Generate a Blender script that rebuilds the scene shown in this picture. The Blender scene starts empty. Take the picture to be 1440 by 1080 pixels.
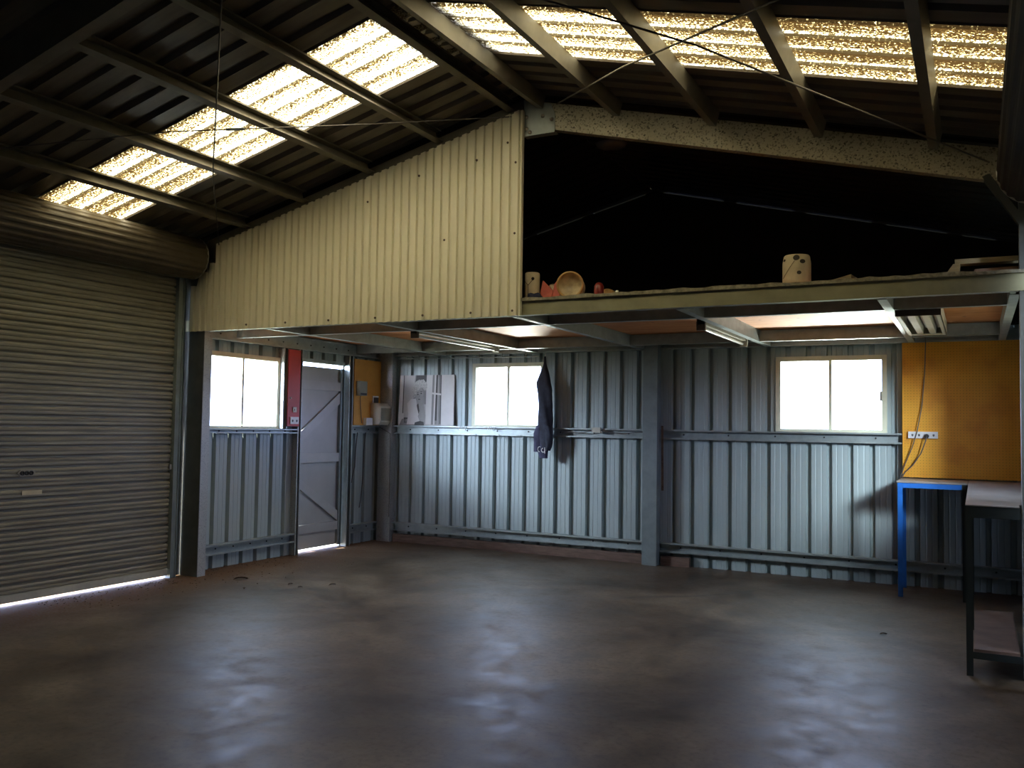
import bpy, bmesh, math, random
from math import pi, sin, cos, radians
from mathutils import Vector, Matrix
random.seed(7)
S = bpy.context.scene
COL = S.collection

# ------------------------------------------------------------------ dimensions
W, WH, P, NP, FR = 7.022, 3.511, 3.104, 6.08, 9.30     # width, half, portal planes, front wall
HE, HR = 3.066, 3.939
SL = (HR - HE) / WH
def roofz(x): return HE + SL * min(x, W - x)
MZ = 2.363                                              # mezzanine floor level

# ------------------------------------------------------------------ materials
def nt(name):
    m = bpy.data.materials.new(name); m.use_nodes = True
    t = m.node_tree; t.nodes.clear()
    o = t.nodes.new('ShaderNodeOutputMaterial')
    return m, t, o
def N(t, typ, **kw):
    n = t.nodes.new(typ)
    for k, v in kw.items():
        if k.startswith('i_'):
            key = k[2:]
            key = int(key) if key.isdigit() else key.replace('_', ' ')
            n.inputs[key].default_value = v
        else: setattr(n, k, v)
    return n
def ramp(t, src, stops):
    r = t.nodes.new('ShaderNodeValToRGB')
    while len(r.color_ramp.elements) < len(stops): r.color_ramp.elements.new(0.5)
    for e, (p, c) in zip(r.color_ramp.elements, stops):
        e.position = p; e.color = (*c, 1) if len(c) == 3 else c
    t.links.new(src, r.inputs[0]); return r
def mat(name, col, rough=.6, metal=0., var=.15, scale=6., bump=0., stretch=None, dark=None, detail=4., spec=.5):
    """painted / metal surface with blotchy colour variation of its own"""
    m, t, o = nt(name)
    b = N(t, 'ShaderNodeBsdfPrincipled'); t.links.new(b.outputs[0], o.inputs[0])
    b.inputs['Roughness'].default_value = rough; b.inputs['Metallic'].default_value = metal
    b.inputs['Specular IOR Level'].default_value = spec
    tc = N(t, 'ShaderNodeNewGeometry')
    mp = N(t, 'ShaderNodeMapping')
    if stretch: mp.inputs['Scale'].default_value = stretch
    t.links.new(tc.outputs['Position'], mp.inputs[0])
    n = N(t, 'ShaderNodeTexNoise', i_Scale=scale, i_Detail=detail, i_Roughness=.6)
    t.links.new(mp.outputs[0], n.inputs[0])
    lo = tuple(c * (1 - var) for c in col) if dark is None else dark
    hi = tuple(min(1, c * (1 + var)) for c in col)
    r = ramp(t, n.outputs[0], [(.3, lo), (.5, col), (.72, hi)])
    t.links.new(r.outputs[0], b.inputs['Base Color'])
    if bump:
        bp = N(t, 'ShaderNodeBump', i_Strength=bump, i_Distance=.01)
        t.links.new(n.outputs[0], bp.inputs['Height']); t.links.new(bp.outputs[0], b.inputs['Normal'])
    return m
def mat_spangle(name, lo, hi, rough=.5, metal=.5, scale=70.):
    m, t, o = nt(name)
    b = N(t, 'ShaderNodeBsdfPrincipled'); t.links.new(b.outputs[0], o.inputs[0])
    b.inputs['Roughness'].default_value = rough; b.inputs['Metallic'].default_value = metal
    g = N(t, 'ShaderNodeNewGeometry')
    v = N(t, 'ShaderNodeTexVoronoi', i_Scale=scale); t.links.new(g.outputs['Position'], v.inputs['Vector'])
    n = N(t, 'ShaderNodeTexNoise', i_Scale=scale * .8, i_Detail=3.); t.links.new(g.outputs['Position'], n.inputs['Vector'])
    sep = N(t, 'ShaderNodeSeparateColor'); t.links.new(v.outputs['Color'], sep.inputs[0])
    mx = N(t, 'ShaderNodeMath', operation='ADD'); t.links.new(sep.outputs[0], mx.inputs[0]); t.links.new(n.outputs[0], mx.inputs[1])
    r = ramp(t, mx.outputs[0], [(.45, lo), (1.15 / 1.3, hi)])
    t.links.new(r.outputs[0], b.inputs['Base Color'])
    rr = N(t, 'ShaderNodeMapRange', i_1=0., i_2=1.4, i_3=rough - .15, i_4=rough + .15); t.links.new(mx.outputs[0], rr.inputs[0])
    t.links.new(rr.outputs[0], b.inputs['Roughness'])
    return m

def mat_floor():
    m, t, o = nt('stained_concrete')
    b = N(t, 'ShaderNodeBsdfPrincipled'); t.links.new(b.outputs[0], o.inputs[0])
    g = N(t, 'ShaderNodeNewGeometry'); L = t.links.new
    big = N(t, 'ShaderNodeTexNoise', i_Scale=.9, i_Detail=5., i_Roughness=.62, i_Distortion=.4); L(g.outputs['Position'], big.inputs['Vector'])
    mid = N(t, 'ShaderNodeTexNoise', i_Scale=4.5, i_Detail=6., i_Roughness=.7); L(g.outputs['Position'], mid.inputs['Vector'])
    fine = N(t, 'ShaderNodeTexNoise', i_Scale=55., i_Detail=3.); L(g.outputs['Position'], fine.inputs['Vector'])
    r1 = ramp(t, big.outputs[0], [(.34, (.055, .040, .027)), (.5, (.105, .080, .057)), (.64, (.165, .135, .103))])
    r2 = ramp(t, mid.outputs[0], [(.33, (.5, .48, .46)), (.52, (1, 1, 1)), (.75, (1.12, 1.1, 1.08))])
    mul = N(t, 'ShaderNodeMix', data_type='RGBA', blend_type='MULTIPLY'); mul.inputs[0].default_value = 1.
    L(r1.outputs[0], mul.inputs[6]); L(r2.outputs[0], mul.inputs[7])
    grit = N(t, 'ShaderNodeTexNoise', i_Scale=26., i_Detail=6., i_Roughness=.75); L(g.outputs['Position'], grit.inputs['Vector'])
    r3 = ramp(t, grit.outputs[0], [(.30, (.55, .52, .5)), (.47, (1, 1, 1)), (.72, (1.25, 1.25, 1.25))])
    mul2 = N(t, 'ShaderNodeMix', data_type='RGBA', blend_type='MULTIPLY'); mul2.inputs[0].default_value = 1.
    L(mul.outputs[2], mul2.inputs[6]); L(r3.outputs[0], mul2.inputs[7]); mul = mul2
    # swept dirt lying along the left wall and the back corner
    sp = N(t, 'ShaderNodeSeparateXYZ'); L(g.outputs['Position'], sp.inputs[0])
    dn = N(t, 'ShaderNodeMath', operation='MULTIPLY_ADD', i_1=1.5); L(mid.outputs[0], dn.inputs[0]); L(sp.outputs[0], dn.inputs[2])
    mr = N(t, 'ShaderNodeMapRange', i_1=1.05, i_2=1.75, i_3=1., i_4=0.); L(dn.outputs[0], mr.inputs[0])
    fr = N(t, 'ShaderNodeMapRange', i_1=.35, i_2=.6, i_3=.25, i_4=1.); L(fine.outputs[0], fr.inputs[0])
    dm = N(t, 'ShaderNodeMath', operation='MULTIPLY'); L(mr.outputs[0], dm.inputs[0]); L(fr.outputs[0], dm.inputs[1])
    dirt = N(t, 'ShaderNodeMix', data_type='RGBA'); L(dm.outputs[0], dirt.inputs[0]); L(mul.outputs[2], dirt.inputs[6])
    dirt.inputs[7].default_value = (.17, .095, .05, 1)
    # old damp trail wandering across the slab near the back wall
    sx = N(t, 'ShaderNodeMath', operation='MULTIPLY', i_1=5.2); L(sp.outputs[0], sx.inputs[0])
    sn = N(t, 'ShaderNodeMath', operation='SINE'); L(sx.outputs[0], sn.inputs[0])
    ln = N(t, 'ShaderNodeMath', operation='MULTIPLY_ADD', i_1=1.22, i_2=-6.86); L(sp.outputs[0], ln.inputs[0])
    wv = N(t, 'ShaderNodeMath', operation='MULTIPLY_ADD', i_1=.10); L(sn.outputs[0], wv.inputs[0]); L(ln.outputs[0], wv.inputs[2])
    df = N(t, 'ShaderNodeMath', operation='SUBTRACT'); L(sp.outputs[1], df.inputs[0]); L(wv.outputs[0], df.inputs[1])
    ab = N(t, 'ShaderNodeMath', operation='ABSOLUTE'); L(df.outputs[0], ab.inputs[0])
    lm = N(t, 'ShaderNodeMapRange', i_1=.015, i_2=.07, i_3=.6, i_4=0.); L(ab.outputs[0], lm.inputs[0])
    xa = N(t, 'ShaderNodeMapRange', i_1=3.8, i_2=4.0); L(sp.outputs[0], xa.inputs[0])
    xb = N(t, 'ShaderNodeMapRange', i_1=4.9, i_2=4.75); L(sp.outputs[0], xb.inputs[0])
    m1 = N(t, 'ShaderNodeMath', operation='MULTIPLY'); L(lm.outputs[0], m1.inputs[0]); L(xa.outputs[0], m1.inputs[1])
    m2 = N(t, 'ShaderNodeMath', operation='MULTIPLY'); L(m1.outputs[0], m2.inputs[0]); L(xb.outputs[0], m2.inputs[1])
    crk = N(t, 'ShaderNodeMix', data_type='RGBA'); L(m2.outputs[0], crk.inputs[0]); L(dirt.outputs[2], crk.inputs[6])
    crk.inputs[7].default_value = (.05, .045, .04, 1)
    L(crk.outputs[2], b.inputs['Base Color'])
    rg = N(t, 'ShaderNodeMapRange', i_1=.3, i_2=.72, i_3=.36, i_4=.60); L(mid.outputs[0], rg.inputs[0])
    rd = N(t, 'ShaderNodeMath', operation='MULTIPLY_ADD', i_1=.35); L(dm.outputs[0], rd.inputs[0]); L(rg.outputs[0], rd.inputs[2])
    L(rd.outputs[0], b.inputs['Roughness'])
    b.inputs['Specular IOR Level'].default_value = FLOOR_SPEC
    bp = N(t, 'ShaderNodeBump', i_Strength=.05, i_Distance=.004)
    L(fine.outputs[0], bp.inputs['Height']); L(bp.outputs[0], b.inputs['Normal'])
    return m
FLOOR_SPEC = .30

def mat_skylight():
    """weathered fibreglass: passes daylight, speckled with lichen and dirt lying in the pans"""
    m, t, o = nt('fibreglass_rooflight'); L = t.links.new
    g = N(t, 'ShaderNodeNewGeometry'); sp = N(t, 'ShaderNodeSeparateXYZ'); L(g.outputs['Position'], sp.inputs[0])
    # place across one pitch of the sheet: 0..1
    a = N(t, 'ShaderNodeMath', operation='ADD', i_1=4.70); L(sp.outputs[1], a.inputs[0])
    d = N(t, 'ShaderNodeMath', operation='DIVIDE', i_1=.19); L(a.outputs[0], d.inputs[0])
    f = N(t, 'ShaderNodeMath', operation='FRACT'); L(d.outputs[0], f.inputs[0])
    n1 = N(t, 'ShaderNodeTexNoise', i_Scale=75., i_Detail=3., i_Roughness=.65); L(g.outputs['Position'], n1.inputs['Vector'])
    mp = N(t, 'ShaderNodeMapping'); mp.inputs['Scale'].default_value = (.6, 3, 1); L(g.outputs['Position'], mp.inputs[0])
    n2 = N(t, 'ShaderNodeTexNoise', i_Scale=1.6, i_Detail=3.); L(mp.outputs[0], n2.inputs['Vector'])
    pan = ramp(t, f.outputs[0], [(.0, (.9,)*3), (.12, (.9,)*3), (.2, (.62,)*3), (.62, (.5,)*3), (.72, (.05,)*3), (.9, (.0,)*3)])
    # right-hand roof carries more lichen than the left
    sx_ = N(t, 'ShaderNodeMath', operation='DIVIDE', i_1=7.02); L(sp.outputs[0], sx_.inputs[0])
    srp = ramp(t, sx_.outputs[0], [(.0, (.53,)*3), (.45, (.27,)*3), (.53, (.33,)*3), (.95, (.65,)*3)])
    side = N(t, 'ShaderNodeMath', operation='SUBTRACT', i_1=.5); L(srp.outputs[0], side.inputs[0])
    s1 = N(t, 'ShaderNodeMath', operation='MULTIPLY_ADD', i_1=2.6); L(n1.outputs[0], s1.inputs[0])
    sc = N(t, 'ShaderNodeMath', operation='MULTIPLY', i_1=.55); L(pan.outputs[0], sc.inputs[0]); L(sc.outputs[0], s1.inputs[2])
    s2 = N(t, 'ShaderNodeMath', operation='MULTIPLY_ADD', i_1=.55); L(n2.outputs[0], s2.inputs[0]); L(s1.outputs[0], s2.inputs[2])
    s3 = N(t, 'ShaderNodeMath', operation='ADD'); L(s2.outputs[0], s3.inputs[0]); L(side.outputs[0], s3.inputs[1])
    c = ramp(t, s3.outputs[0], [(.71, (.66, .575, .40)), (.81, (.34, .245, .10)), (.88, (.065, .042, .013)), (.98, (.010, .005, .0014))])
    sc2 = N(t, 'ShaderNodeMath', operation='MULTIPLY', i_1=.5); L(s3.outputs[0], sc2.inputs[0])
    L(sc2.outputs[0], c.inputs[0])
    tr = N(t, 'ShaderNodeBsdfTranslucent'); df = N(t, 'ShaderNodeBsdfDiffuse')
    L(c.outputs[0], tr.inputs[0]); df.inputs[0].default_value = (.4, .36, .26, 1)
    mx = N(t, 'ShaderNodeMixShader'); mx.inputs[0].default_value = .7
    L(df.outputs[0], mx.inputs[1]); L(tr.outputs[0], mx.inputs[2]); L(mx.outputs[0], o.inputs[0])
    return m

def mat_pane():
    m, t, o = nt('window_glass')
    a = N(t, 'ShaderNodeBsdfTransparent'); a.inputs[0].default_value = (.93, .95, .96, 1)
    g = N(t, 'ShaderNodeBsdfGlossy'); g.inputs['Roughness'].default_value = .03
    mx = N(t, 'ShaderNodeMixShader'); mx.inputs[0].default_value = .06
    t.links.new(a.outputs[0], mx.inputs[1]); t.links.new(g.outputs[0], mx.inputs[2]); t.links.new(mx.outputs[0], o.inputs[0])
    return m
def mat_ply():
    m, t, o = nt('orange_plywood'); L = t.links.new
    b = N(t, 'ShaderNodeBsdfPrincipled'); L(b.outputs[0], o.inputs[0]); b.inputs['Roughness'].default_value = .65
    g = N(t, 'ShaderNodeNewGeometry'); mp = N(t, 'ShaderNodeMapping'); mp.inputs['Scale'].default_value = (1.2, 9, 9)
    L(g.outputs['Position'], mp.inputs[0])
    n = N(t, 'ShaderNodeTexNoise', i_Scale=3., i_Detail=6., i_Distortion=1.); L(mp.outputs[0], n.inputs[0])
    r = ramp(t, n.outputs[0], [(.3, (.50, .17, .05)), (.5, (.63, .245, .08)), (.7, (.72, .33, .13))])
    v = N(t, 'ShaderNodeTexVoronoi', i_Scale=5.); L(g.outputs['Position'], v.inputs['Vector'])
    k = ramp(t, v.outputs['Distance'], [(.05, (.25, .2, .18)), (.1, (1, 1, 1))])
    mu = N(t, 'ShaderNodeMix', data_type='RGBA', blend_type='MULTIPLY'); mu.inputs[0].default_value = 1
    L(r.outputs[0], mu.inputs[6]); L(k.outputs[0], mu.inputs[7]); L(mu.outputs[2], b.inputs['Base Color'])
    return m
def mat_pegboard():
    m, t, o = nt('yellow_pegboard'); L = t.links.new
    b = N(t, 'ShaderNodeBsdfPrincipled'); L(b.outputs[0], o.inputs[0]); b.inputs['Roughness'].default_value = .55
    g = N(t, 'ShaderNodeNewGeometry'); sp = N(t, 'ShaderNodeSeparateXYZ'); L(g.outputs['Position'], sp.inputs[0])
    def cell(k):
        a = N(t, 'ShaderNodeMath', operation='DIVIDE', i_1=.0254); L(sp.outputs[k], a.inputs[0])
        f = N(t, 'ShaderNodeMath', operation='FRACT'); L(a.outputs[0], f.inputs[0])
        s = N(t, 'ShaderNodeMath', operation='SUBTRACT', i_1=.5); L(f.outputs[0], s.inputs[0])
        q = N(t, 'ShaderNodeMath', operation='POWER', i_1=2.); L(s.outputs[0], q.inputs[0]); return q
    ad = N(t, 'ShaderNodeMath', operation='ADD'); L(cell(0).outputs[0], ad.inputs[0]); L(cell(2).outputs[0], ad.inputs[1])
    hole = N(t, 'ShaderNodeMath', operation='LESS_THAN', i_1=.014); L(ad.outputs[0], hole.inputs[0])
    n = N(t, 'ShaderNodeTexNoise', i_Scale=4., i_Detail=5.); L(g.outputs['Position'], n.inputs['Vector'])
    r = ramp(t, n.outputs[0], [(.3, (.72, .29, .018)), (.5, (.84, .38, .025)), (.7, (.88, .44, .033))])
    mx = N(t, 'ShaderNodeMix', data_type='RGBA'); L(hole.outputs[0], mx.inputs[0]); L(r.outputs[0], mx.inputs[6])
    mx.inputs[7].default_value = (.34, .15, .016, 1); L(mx.outputs[2], b.inputs['Base Color'])
    return m

M = {}
M['sheet'] = mat('zincalume_wall_sheet', (.37, .435, .435), .5, .1, .06, 1.2)
M['black'] = mat('black_sarking_and_loft_shade', (.010, .011, .010), .8, 0, .2, 3)
M['beige'] = mat('cream_corrugated_steel', (.70, .66, .50), .55, 0, .05, 3, stretch=(4, 4, .6))
M['roof'] = mat('dull_roof_sheet', (.135, .115, .09), .45, .2, .3, 3, stretch=(.6, 4, 1))
M['galv'] = mat_spangle('galvanised_spangle', (.08, .076, .058), (.47, .44, .34), .42, .4, 95)
M['galvfine'] = mat_spangle('fine_galvanised', (.24, .255, .255), (.44, .46, .45), .45, .4, 160)
M['steel'] = mat('dull_galvanised_steel', (.36, .405, .40), .45, .45, .18, 9)
M['purlin'] = mat('dusty_purlin_steel', (.17, .155, .12), .5, .3, .2, 5)
M['column'] = mat('grey_blue_column_steel', (.24, .285, .29), .5, .2, .15, 8)
M['colshade'] = mat('shaded_column_steel', (.07, .074, .07), .65, .0, .2, 8)  # galvanised steel darkened, so the shade sits in the colour
M['roller'] = mat('olive_roller_slats', (.29, .27, .21), .42, .15, .22, 5, stretch=(1, .5, 7))
M['rollerbar'] = mat('pale_bottom_rail', (.5, .49, .42), .45, .2, .15, 9)
M['drum'] = mat('dusty_drum_steel', (.10, .082, .056), .45, .3, .2, 6)
M['drumshade'] = mat('shaded_drum_steel', (.03, .026, .022), .6, 0, .2, 6)
M['frame'] = mat('cream_window_frame', (.70, .70, .53), .5, 0, .08, 8)
M['alu'] = mat('grey_aluminium', (.5, .5, .48), .35, .5, .08, 20)
M['pane'] = mat_pane()
M['floor'] = mat_floor()
M['sky'] = mat_skylight()
M['ply'] = mat_ply()
M['peg'] = mat_pegboard()
M['yellow'] = mat('ochre_painted_board', (.62, .30, .05), .6, 0, .1, 5)
M['red'] = mat('red_painted_board', (.52, .045, .04), .5, 0, .1, 6)
M['door'] = mat('grey_door_sheet', (.44, .44, .43), .5, .1, .08, 3)
M['doorrail'] = mat('grey_door_ledges', (.47, .47, .465), .5, .1, .06, 6)
M['fascia'] = mat('khaki_fascia_channel', (.25, .24, .15), .55, .1, .16, 6)
M['chip'] = mat('dusty_board_edge', (.24, .22, .16), .9, 0, .45, 30, bump=.6)
M['blue'] = mat('blue_bench_paint', (.015, .13, .48), .4, 0, .15, 10)
M['green'] = mat('dark_green_bench_paint', (.008, .014, .014), .6, 0, .2, 10)
M['benchtop'] = mat('worn_bench_board', (.24, .21, .19), .4, 0, .25, 5)
M['benchsteel'] = mat('scuffed_steel_top', (.33, .32, .33), .33, .25, .2, 6)
M['shelf'] = mat('brown_shelf_board', (.13, .08, .06), .7, 0, .3, 6)
M['timber'] = mat('old_red_timber', (.16, .10, .075), .75, 0, .35, 7, stretch=(1, 6, 8))
M['plank'] = mat('weathered_plank', (.33, .28, .17), .75, 0, .25, 7, stretch=(1, 6, 8))
M['white'] = mat('white_plastic', (.78, .78, .76), .4, 0, .04, 10)
M['offwhite'] = mat('off_white_enamel', (.70, .66, .55), .4, 0, .08, 8)
M['greyplastic'] = mat('grey_green_plastic', (.26, .26, .20), .5, 0, .08, 10)
M['cream'] = mat('aged_cream_plastic', (.56, .54, .44), .5, 0, .08, 10)
M['dark'] = mat('dark_plastic', (.03, .03, .03), .5, 0, .2, 10)
M['cable'] = mat('grey_cable', (.10, .09, .085), .6, 0, .1, 10)
M['brownmetal'] = mat('brown_painted_end', (.10, .07, .05), .5, .1, .15, 10)
M['tube'] = mat('fluorescent_tube', (.88, .88, .86), .25, 0, .02, 10)
M['cloth'] = mat('dark_navy_cloth', (.035, .04, .06), .9, 0, .35, 14, bump=.5)
M['cloth2'] = mat('faded_navy_cloth', (.06, .06, .11), .9, 0, .3, 14, bump=.5)
M['leaf'] = mat('dry_leaf', (.07, .045, .025), .9, 0, .3, 30)
M['rust'] = mat('rusty_bar', (.19, .13, .09), .7, .3, .4, 25)
M['tin'] = mat('cream_tin', (.62, .54, .36), .5, 0, .12, 12)
M['tinin'] = mat('tin_inside_residue', (.46, .37, .22), .6, 0, .35, 16)
M['tanrim'] = mat('tan_tin_rim', (.36, .22, .08), .45, .2, .2, 14)
M['blot'] = mat('dark_brown_blot', (.035, .028, .018), .7, 0, .2, 14)
M['redplastic'] = mat('dull_red_plastic', (.16, .014, .010), .3, 0, .2, 14)
M['bagred'] = mat('faded_red_print', (.62, .16, .12), .6, 0, .2, 14)
M['bagpale'] = mat('pale_bag_paper', (.58, .47, .33), .7, 0, .2, 14)
M['bluecloth'] = mat('dark_blue_rag', (.03, .035, .07), .9, 0, .3, 20)
M['glassy'] = mat('smoky_lamp_glass', (.25, .25, .25), .1, .3, .05, 8)
M['rim'] = mat('pale_steel_rim', (.45, .43, .38), .35, .6, .1, 10)
M['canvas'] = mat('print_pale_grey', (.50, .48, .46), .7, 0, .04, 12)
M['p_white'] = mat('print_white', (.66, .635, .61), .7, 0, .04, 12)
M['p_grey'] = mat('print_mid_grey', (.27, .26, .25), .7, 0, .08, 12)
M['p_dark'] = mat('print_dark_grey', (.085, .082, .08), .7, 0, .12, 12)
M['p_hair'] = mat('print_fair_hair', (.47, .455, .43), .7, 0, .35, 60)
M['p_skin'] = mat('print_skin', (.36, .345, .33), .7, 0, .08, 30)
M['ribend'] = mat('lit_rib_end_tone', (.5, .44, .32), .8, 0, .1, 12)
M['apron'] = mat('pale_outside_concrete', (.6, .58, .52), .9, 0, .1, 6)

# ------------------------------------------------------------------ mesh helpers
class MB:
    def __init__(s): s.v = []; s.f = []; s.mi = []; s.sm = []; s.cur = 0
    def add(s, vs, fs, smooth=False):
        o = len(s.v); s.v += [tuple(v) for v in vs]
        for f in fs: s.f.append([i + o for i in f]); s.mi.append(s.cur); s.sm.append(smooth)
        return s
    def box(s, x0, x1, y0, y1, z0, z1):
        vs = [(x, y, z) for z in (z0, z1) for y in (y0, y1) for x in (x0, x1)]
        return s.add(vs, [(0, 2, 3, 1), (4, 5, 7, 6), (0, 1, 5, 4), (2, 6, 7, 3), (0, 4, 6, 2), (1, 3, 7, 5)])
    def hexa(s, vs):   # bottom 4 ccw, top 4 ccw
        return s.add(vs, [(3, 2, 1, 0), (4, 5, 6, 7), (0, 1, 5, 4), (1, 2, 6, 5), (2, 3, 7, 6), (3, 0, 4, 7)])
    def prism(s, poly, fn, a, b, smooth=False):
        """poly: 2-D outline, fn(u,v,w) -> xyz, swept w from a to b, capped"""
        n = len(poly)
        vs = [fn(u, v, a) for u, v in poly] + [fn(u, v, b) for u, v in poly]
        fs = [(i, (i + 1) % n, (i + 1) % n + n, i + n) for i in range(n)]
        s.add(vs, fs, smooth)
        return s.add(vs, [tuple(range(n))[::-1], tuple(range(n, 2 * n))])
    def strip(s, prof, fn, a, b, th=0.0):
        """open profile swept from a to b (sheet metal, single skin)"""
        n = len(prof)
        vs = [fn(u, v, a) for u, v in prof] + [fn(u, v, b) for u, v in prof]
        return s.add(vs, [(i, i + 1, i + 1 + n, i + n) for i in range(n - 1)])
    def tube(s, pts, r, n=6, smooth=True, caps=True):
        pts = [Vector(p) for p in pts]; rings = []
        rr = r if isinstance(r, (list, tuple)) else [r] * len(pts)
        up = None
        for i, p in enumerate(pts):
            d = (pts[min(i + 1, len(pts) - 1)] - pts[max(i - 1, 0)]).normalized()
            if up is None:
                up = Vector((0, 0, 1)) if abs(d.z) < .9 else Vector((1, 0, 0))
            a = d.cross(up).normalized(); b = a.cross(d).normalized(); up = b
            rings.append([p + a * (cos(2 * pi * k / n) * rr[i]) + b * (sin(2 * pi * k / n) * rr[i]) for k in range(n)])
        vs = [v for r_ in rings for v in r_]; fs = []
        for i in range(len(pts) - 1):
            for k in range(n):
                fs.append((i * n + k, i * n + (k + 1) % n, (i + 1) * n + (k + 1) % n, (i + 1) * n + k))
        s.add(vs, fs, smooth)
        if caps:
            s.add(rings[0], [tuple(range(n))[::-1]]); s.add(rings[-1], [tuple(range(n))])
        return s
    def lathe(s, c, prof, n=24, axis='z', smooth=True, sq=1.0):
        """prof: (radius, height) from the base point c along axis"""
        c = Vector(c); vs = []
        for r, h in prof:
            for k in range(n):
                a = 2 * pi * k / n; p = (r * cos(a), r * sin(a) * sq, h)
                if axis == 'y': p = (p[0], h, p[1])
                if axis == 'x': p = (h, p[0], p[1])
                vs.append(c + Vector(p))
        fs = []
        for i in range(len(prof) - 1):
            for k in range(n):
                fs.append((i * n + k, i * n + (k + 1) % n, (i + 1) * n + (k + 1) % n, (i + 1) * n + k))
        return s.add(vs, fs, smooth)
    def build(s, name, mats, parent=None, origin=None, doubles=False):
        if not isinstance(mats, (list, tuple)): mats = [mats]
        if parent is not None:
            base = Vector(parent.get('_w', (0, 0, 0))) if False else WPOS[parent.name]
        if origin is None:
            xs, ys, zs = zip(*s.v)
            origin = ((min(xs) + max(xs)) / 2, (min(ys) + max(ys)) / 2, min(zs))
        o = Vector(origin)
        me = bpy.data.meshes.new(name)
        me.from_pydata([tuple(Vector(v) - o) for v in s.v], [], s.f)
        for m in mats: me.materials.append(m)
        for p, mi, sm in zip(me.polygons, s.mi, s.sm): p.material_index = mi; p.use_smooth = sm
        bm = bmesh.new(); bm.from_mesh(me)
        bmesh.ops.recalc_face_normals(bm, faces=bm.faces); bm.to_mesh(me); bm.free()
        me.update()
        ob = bpy.data.objects.new(name, me); COL.objects.link(ob)
        WPOS[ob.name] = o.copy()
        if parent is not None: ob.parent = parent; ob.location = o - base
        else: ob.location = o
        return ob
WPOS = {}
def tag(o, label, cat, group=None, kind='thing'):
    o['label'] = label; o['category'] = cat; o['kind'] = kind
    if group: o['group'] = group
    return o
def thing(name, loc, label, cat, group=None, kind='thing'):
    o = bpy.data.objects.new(name, None); COL.objects.link(o); o.location = loc
    o.empty_display_size = .1
    WPOS[o.name] = Vector(loc)
    return tag(o, label, cat, group, kind)
def copy_tree(o, d):
    """a copy of a thing moved by d, with copies of its parts and sub-parts"""
    def rec(src, par):
        c = src.copy(); COL.objects.link(c)
        if par: c.parent = par
        for ch in list(src.children): rec(ch, c)
        return c
    c = rec(o, None); c.location = Vector(o.location) + Vector(d); WPOS[c.name] = WPOS[o.name] + Vector(d)
    return c
def X_(u, v, w): return (w, u, v)      # sweep along x: profile in (y,z)
def Y_(u, v, w): return (u, w, v)      # sweep along y: profile in (x,z)
def Z_(u, v, w): return (u, v, w)      # sweep along z: profile in (x,y)

def cprof(b, d, t=.004, lip=.016):
    """C-section outline: web along v (0..d) at u=0, flanges to u=b, lips"""
    return [(0, 0), (b, 0), (b, lip), (b - t, lip), (b - t, t), (t, t), (t, d - t), (b - t, d - t), (b - t, d - lip), (b, d - lip), (b, d), (0, d)]

def ribs(u0, u1, phase, pitch, depth, gb=.030, sl=.014):
    """trapezoid cladding profile between u0 and u1; grooves at phase + k*pitch go to -depth"""
    pts = [(u0, None)]
    k = math.floor((u0 - phase) / pitch) - 1
    knots = []
    while phase + k * pitch < u1 + pitch:
        c = phase + k * pitch
        knots += [(c - gb / 2 - sl, 0), (c - gb / 2, -depth), (c + gb / 2, -depth), (c + gb / 2 + sl, 0)]
        if pitch > .191:   # two fine swages in the pan
            for q in (.36, .64):
                m = c + pitch * q; knots += [(m - .007, 0), (m, -.003), (m + .007, 0)]
        k += 1
    knots.sort()
    def at(u):
        for (a, va), (b, vb) in zip(knots, knots[1:]):
            if a <= u <= b: return va + (vb - va) * (u - a) / max(b - a, 1e-9)
        return 0
    return [(u0, at(u0))] + [q for q in knots if u0 < q[0] < u1] + [(u1, at(u1))]

# ================================================================== SETTING
f = MB(); f.box(-.12, W + .12, -FR - .1, .1, -.15, 0)
fl = tag(f.build('floor', M['floor']), 'stained brown concrete slab floor of the shed', 'floor', kind='structure')

# --- wall claddings (single skin ribbed sheet, openings left for windows and doors)
WIN_L = (-2.87, -1.83, 1.345, 2.095)
WIN_1 = (1.325, 2.255, 1.40, 2.135)
WIN_2 = (4.785, 5.80, 1.40, 2.135)
WIN_R = (-2.45, -1.55, 1.40, 2.12)
b = MB()
fnb = lambda u, v, w: (u, -v, w)          # grooves run outward (+y)
def backsheet(u0, u1, z0, z1): b.strip(ribs(u0, u1, .47, .1925, .042, .034, .010), fnb, z0, z1)
x0, x1 = -.02, W + .02
for (a0, a1, z0, z1) in [(x0, WIN_1[0], 0, 2.40), (WIN_1[0], WIN_1[1], 0, WIN_1[2]), (WIN_1[0], WIN_1[1], WIN_1[3], 2.40),
                         (WIN_1[1], WIN_2[0], 0, 2.40), (WIN_2[0], WIN_2[1], 0, WIN_2[2]), (WIN_2[0], WIN_2[1], WIN_2[3], 2.40), (WIN_2[1], x1, 0, 2.40)]:
    backsheet(a0, a1, z0, z1)
tag(b.build('wall_back', M['sheet']), 'grey ribbed steel back wall with two windows', 'wall', kind='structure')
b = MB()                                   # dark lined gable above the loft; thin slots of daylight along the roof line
seg = [(-.02, WH - .10), (WH - .10, WH + .10), (WH + .10, W + .02)]
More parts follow.
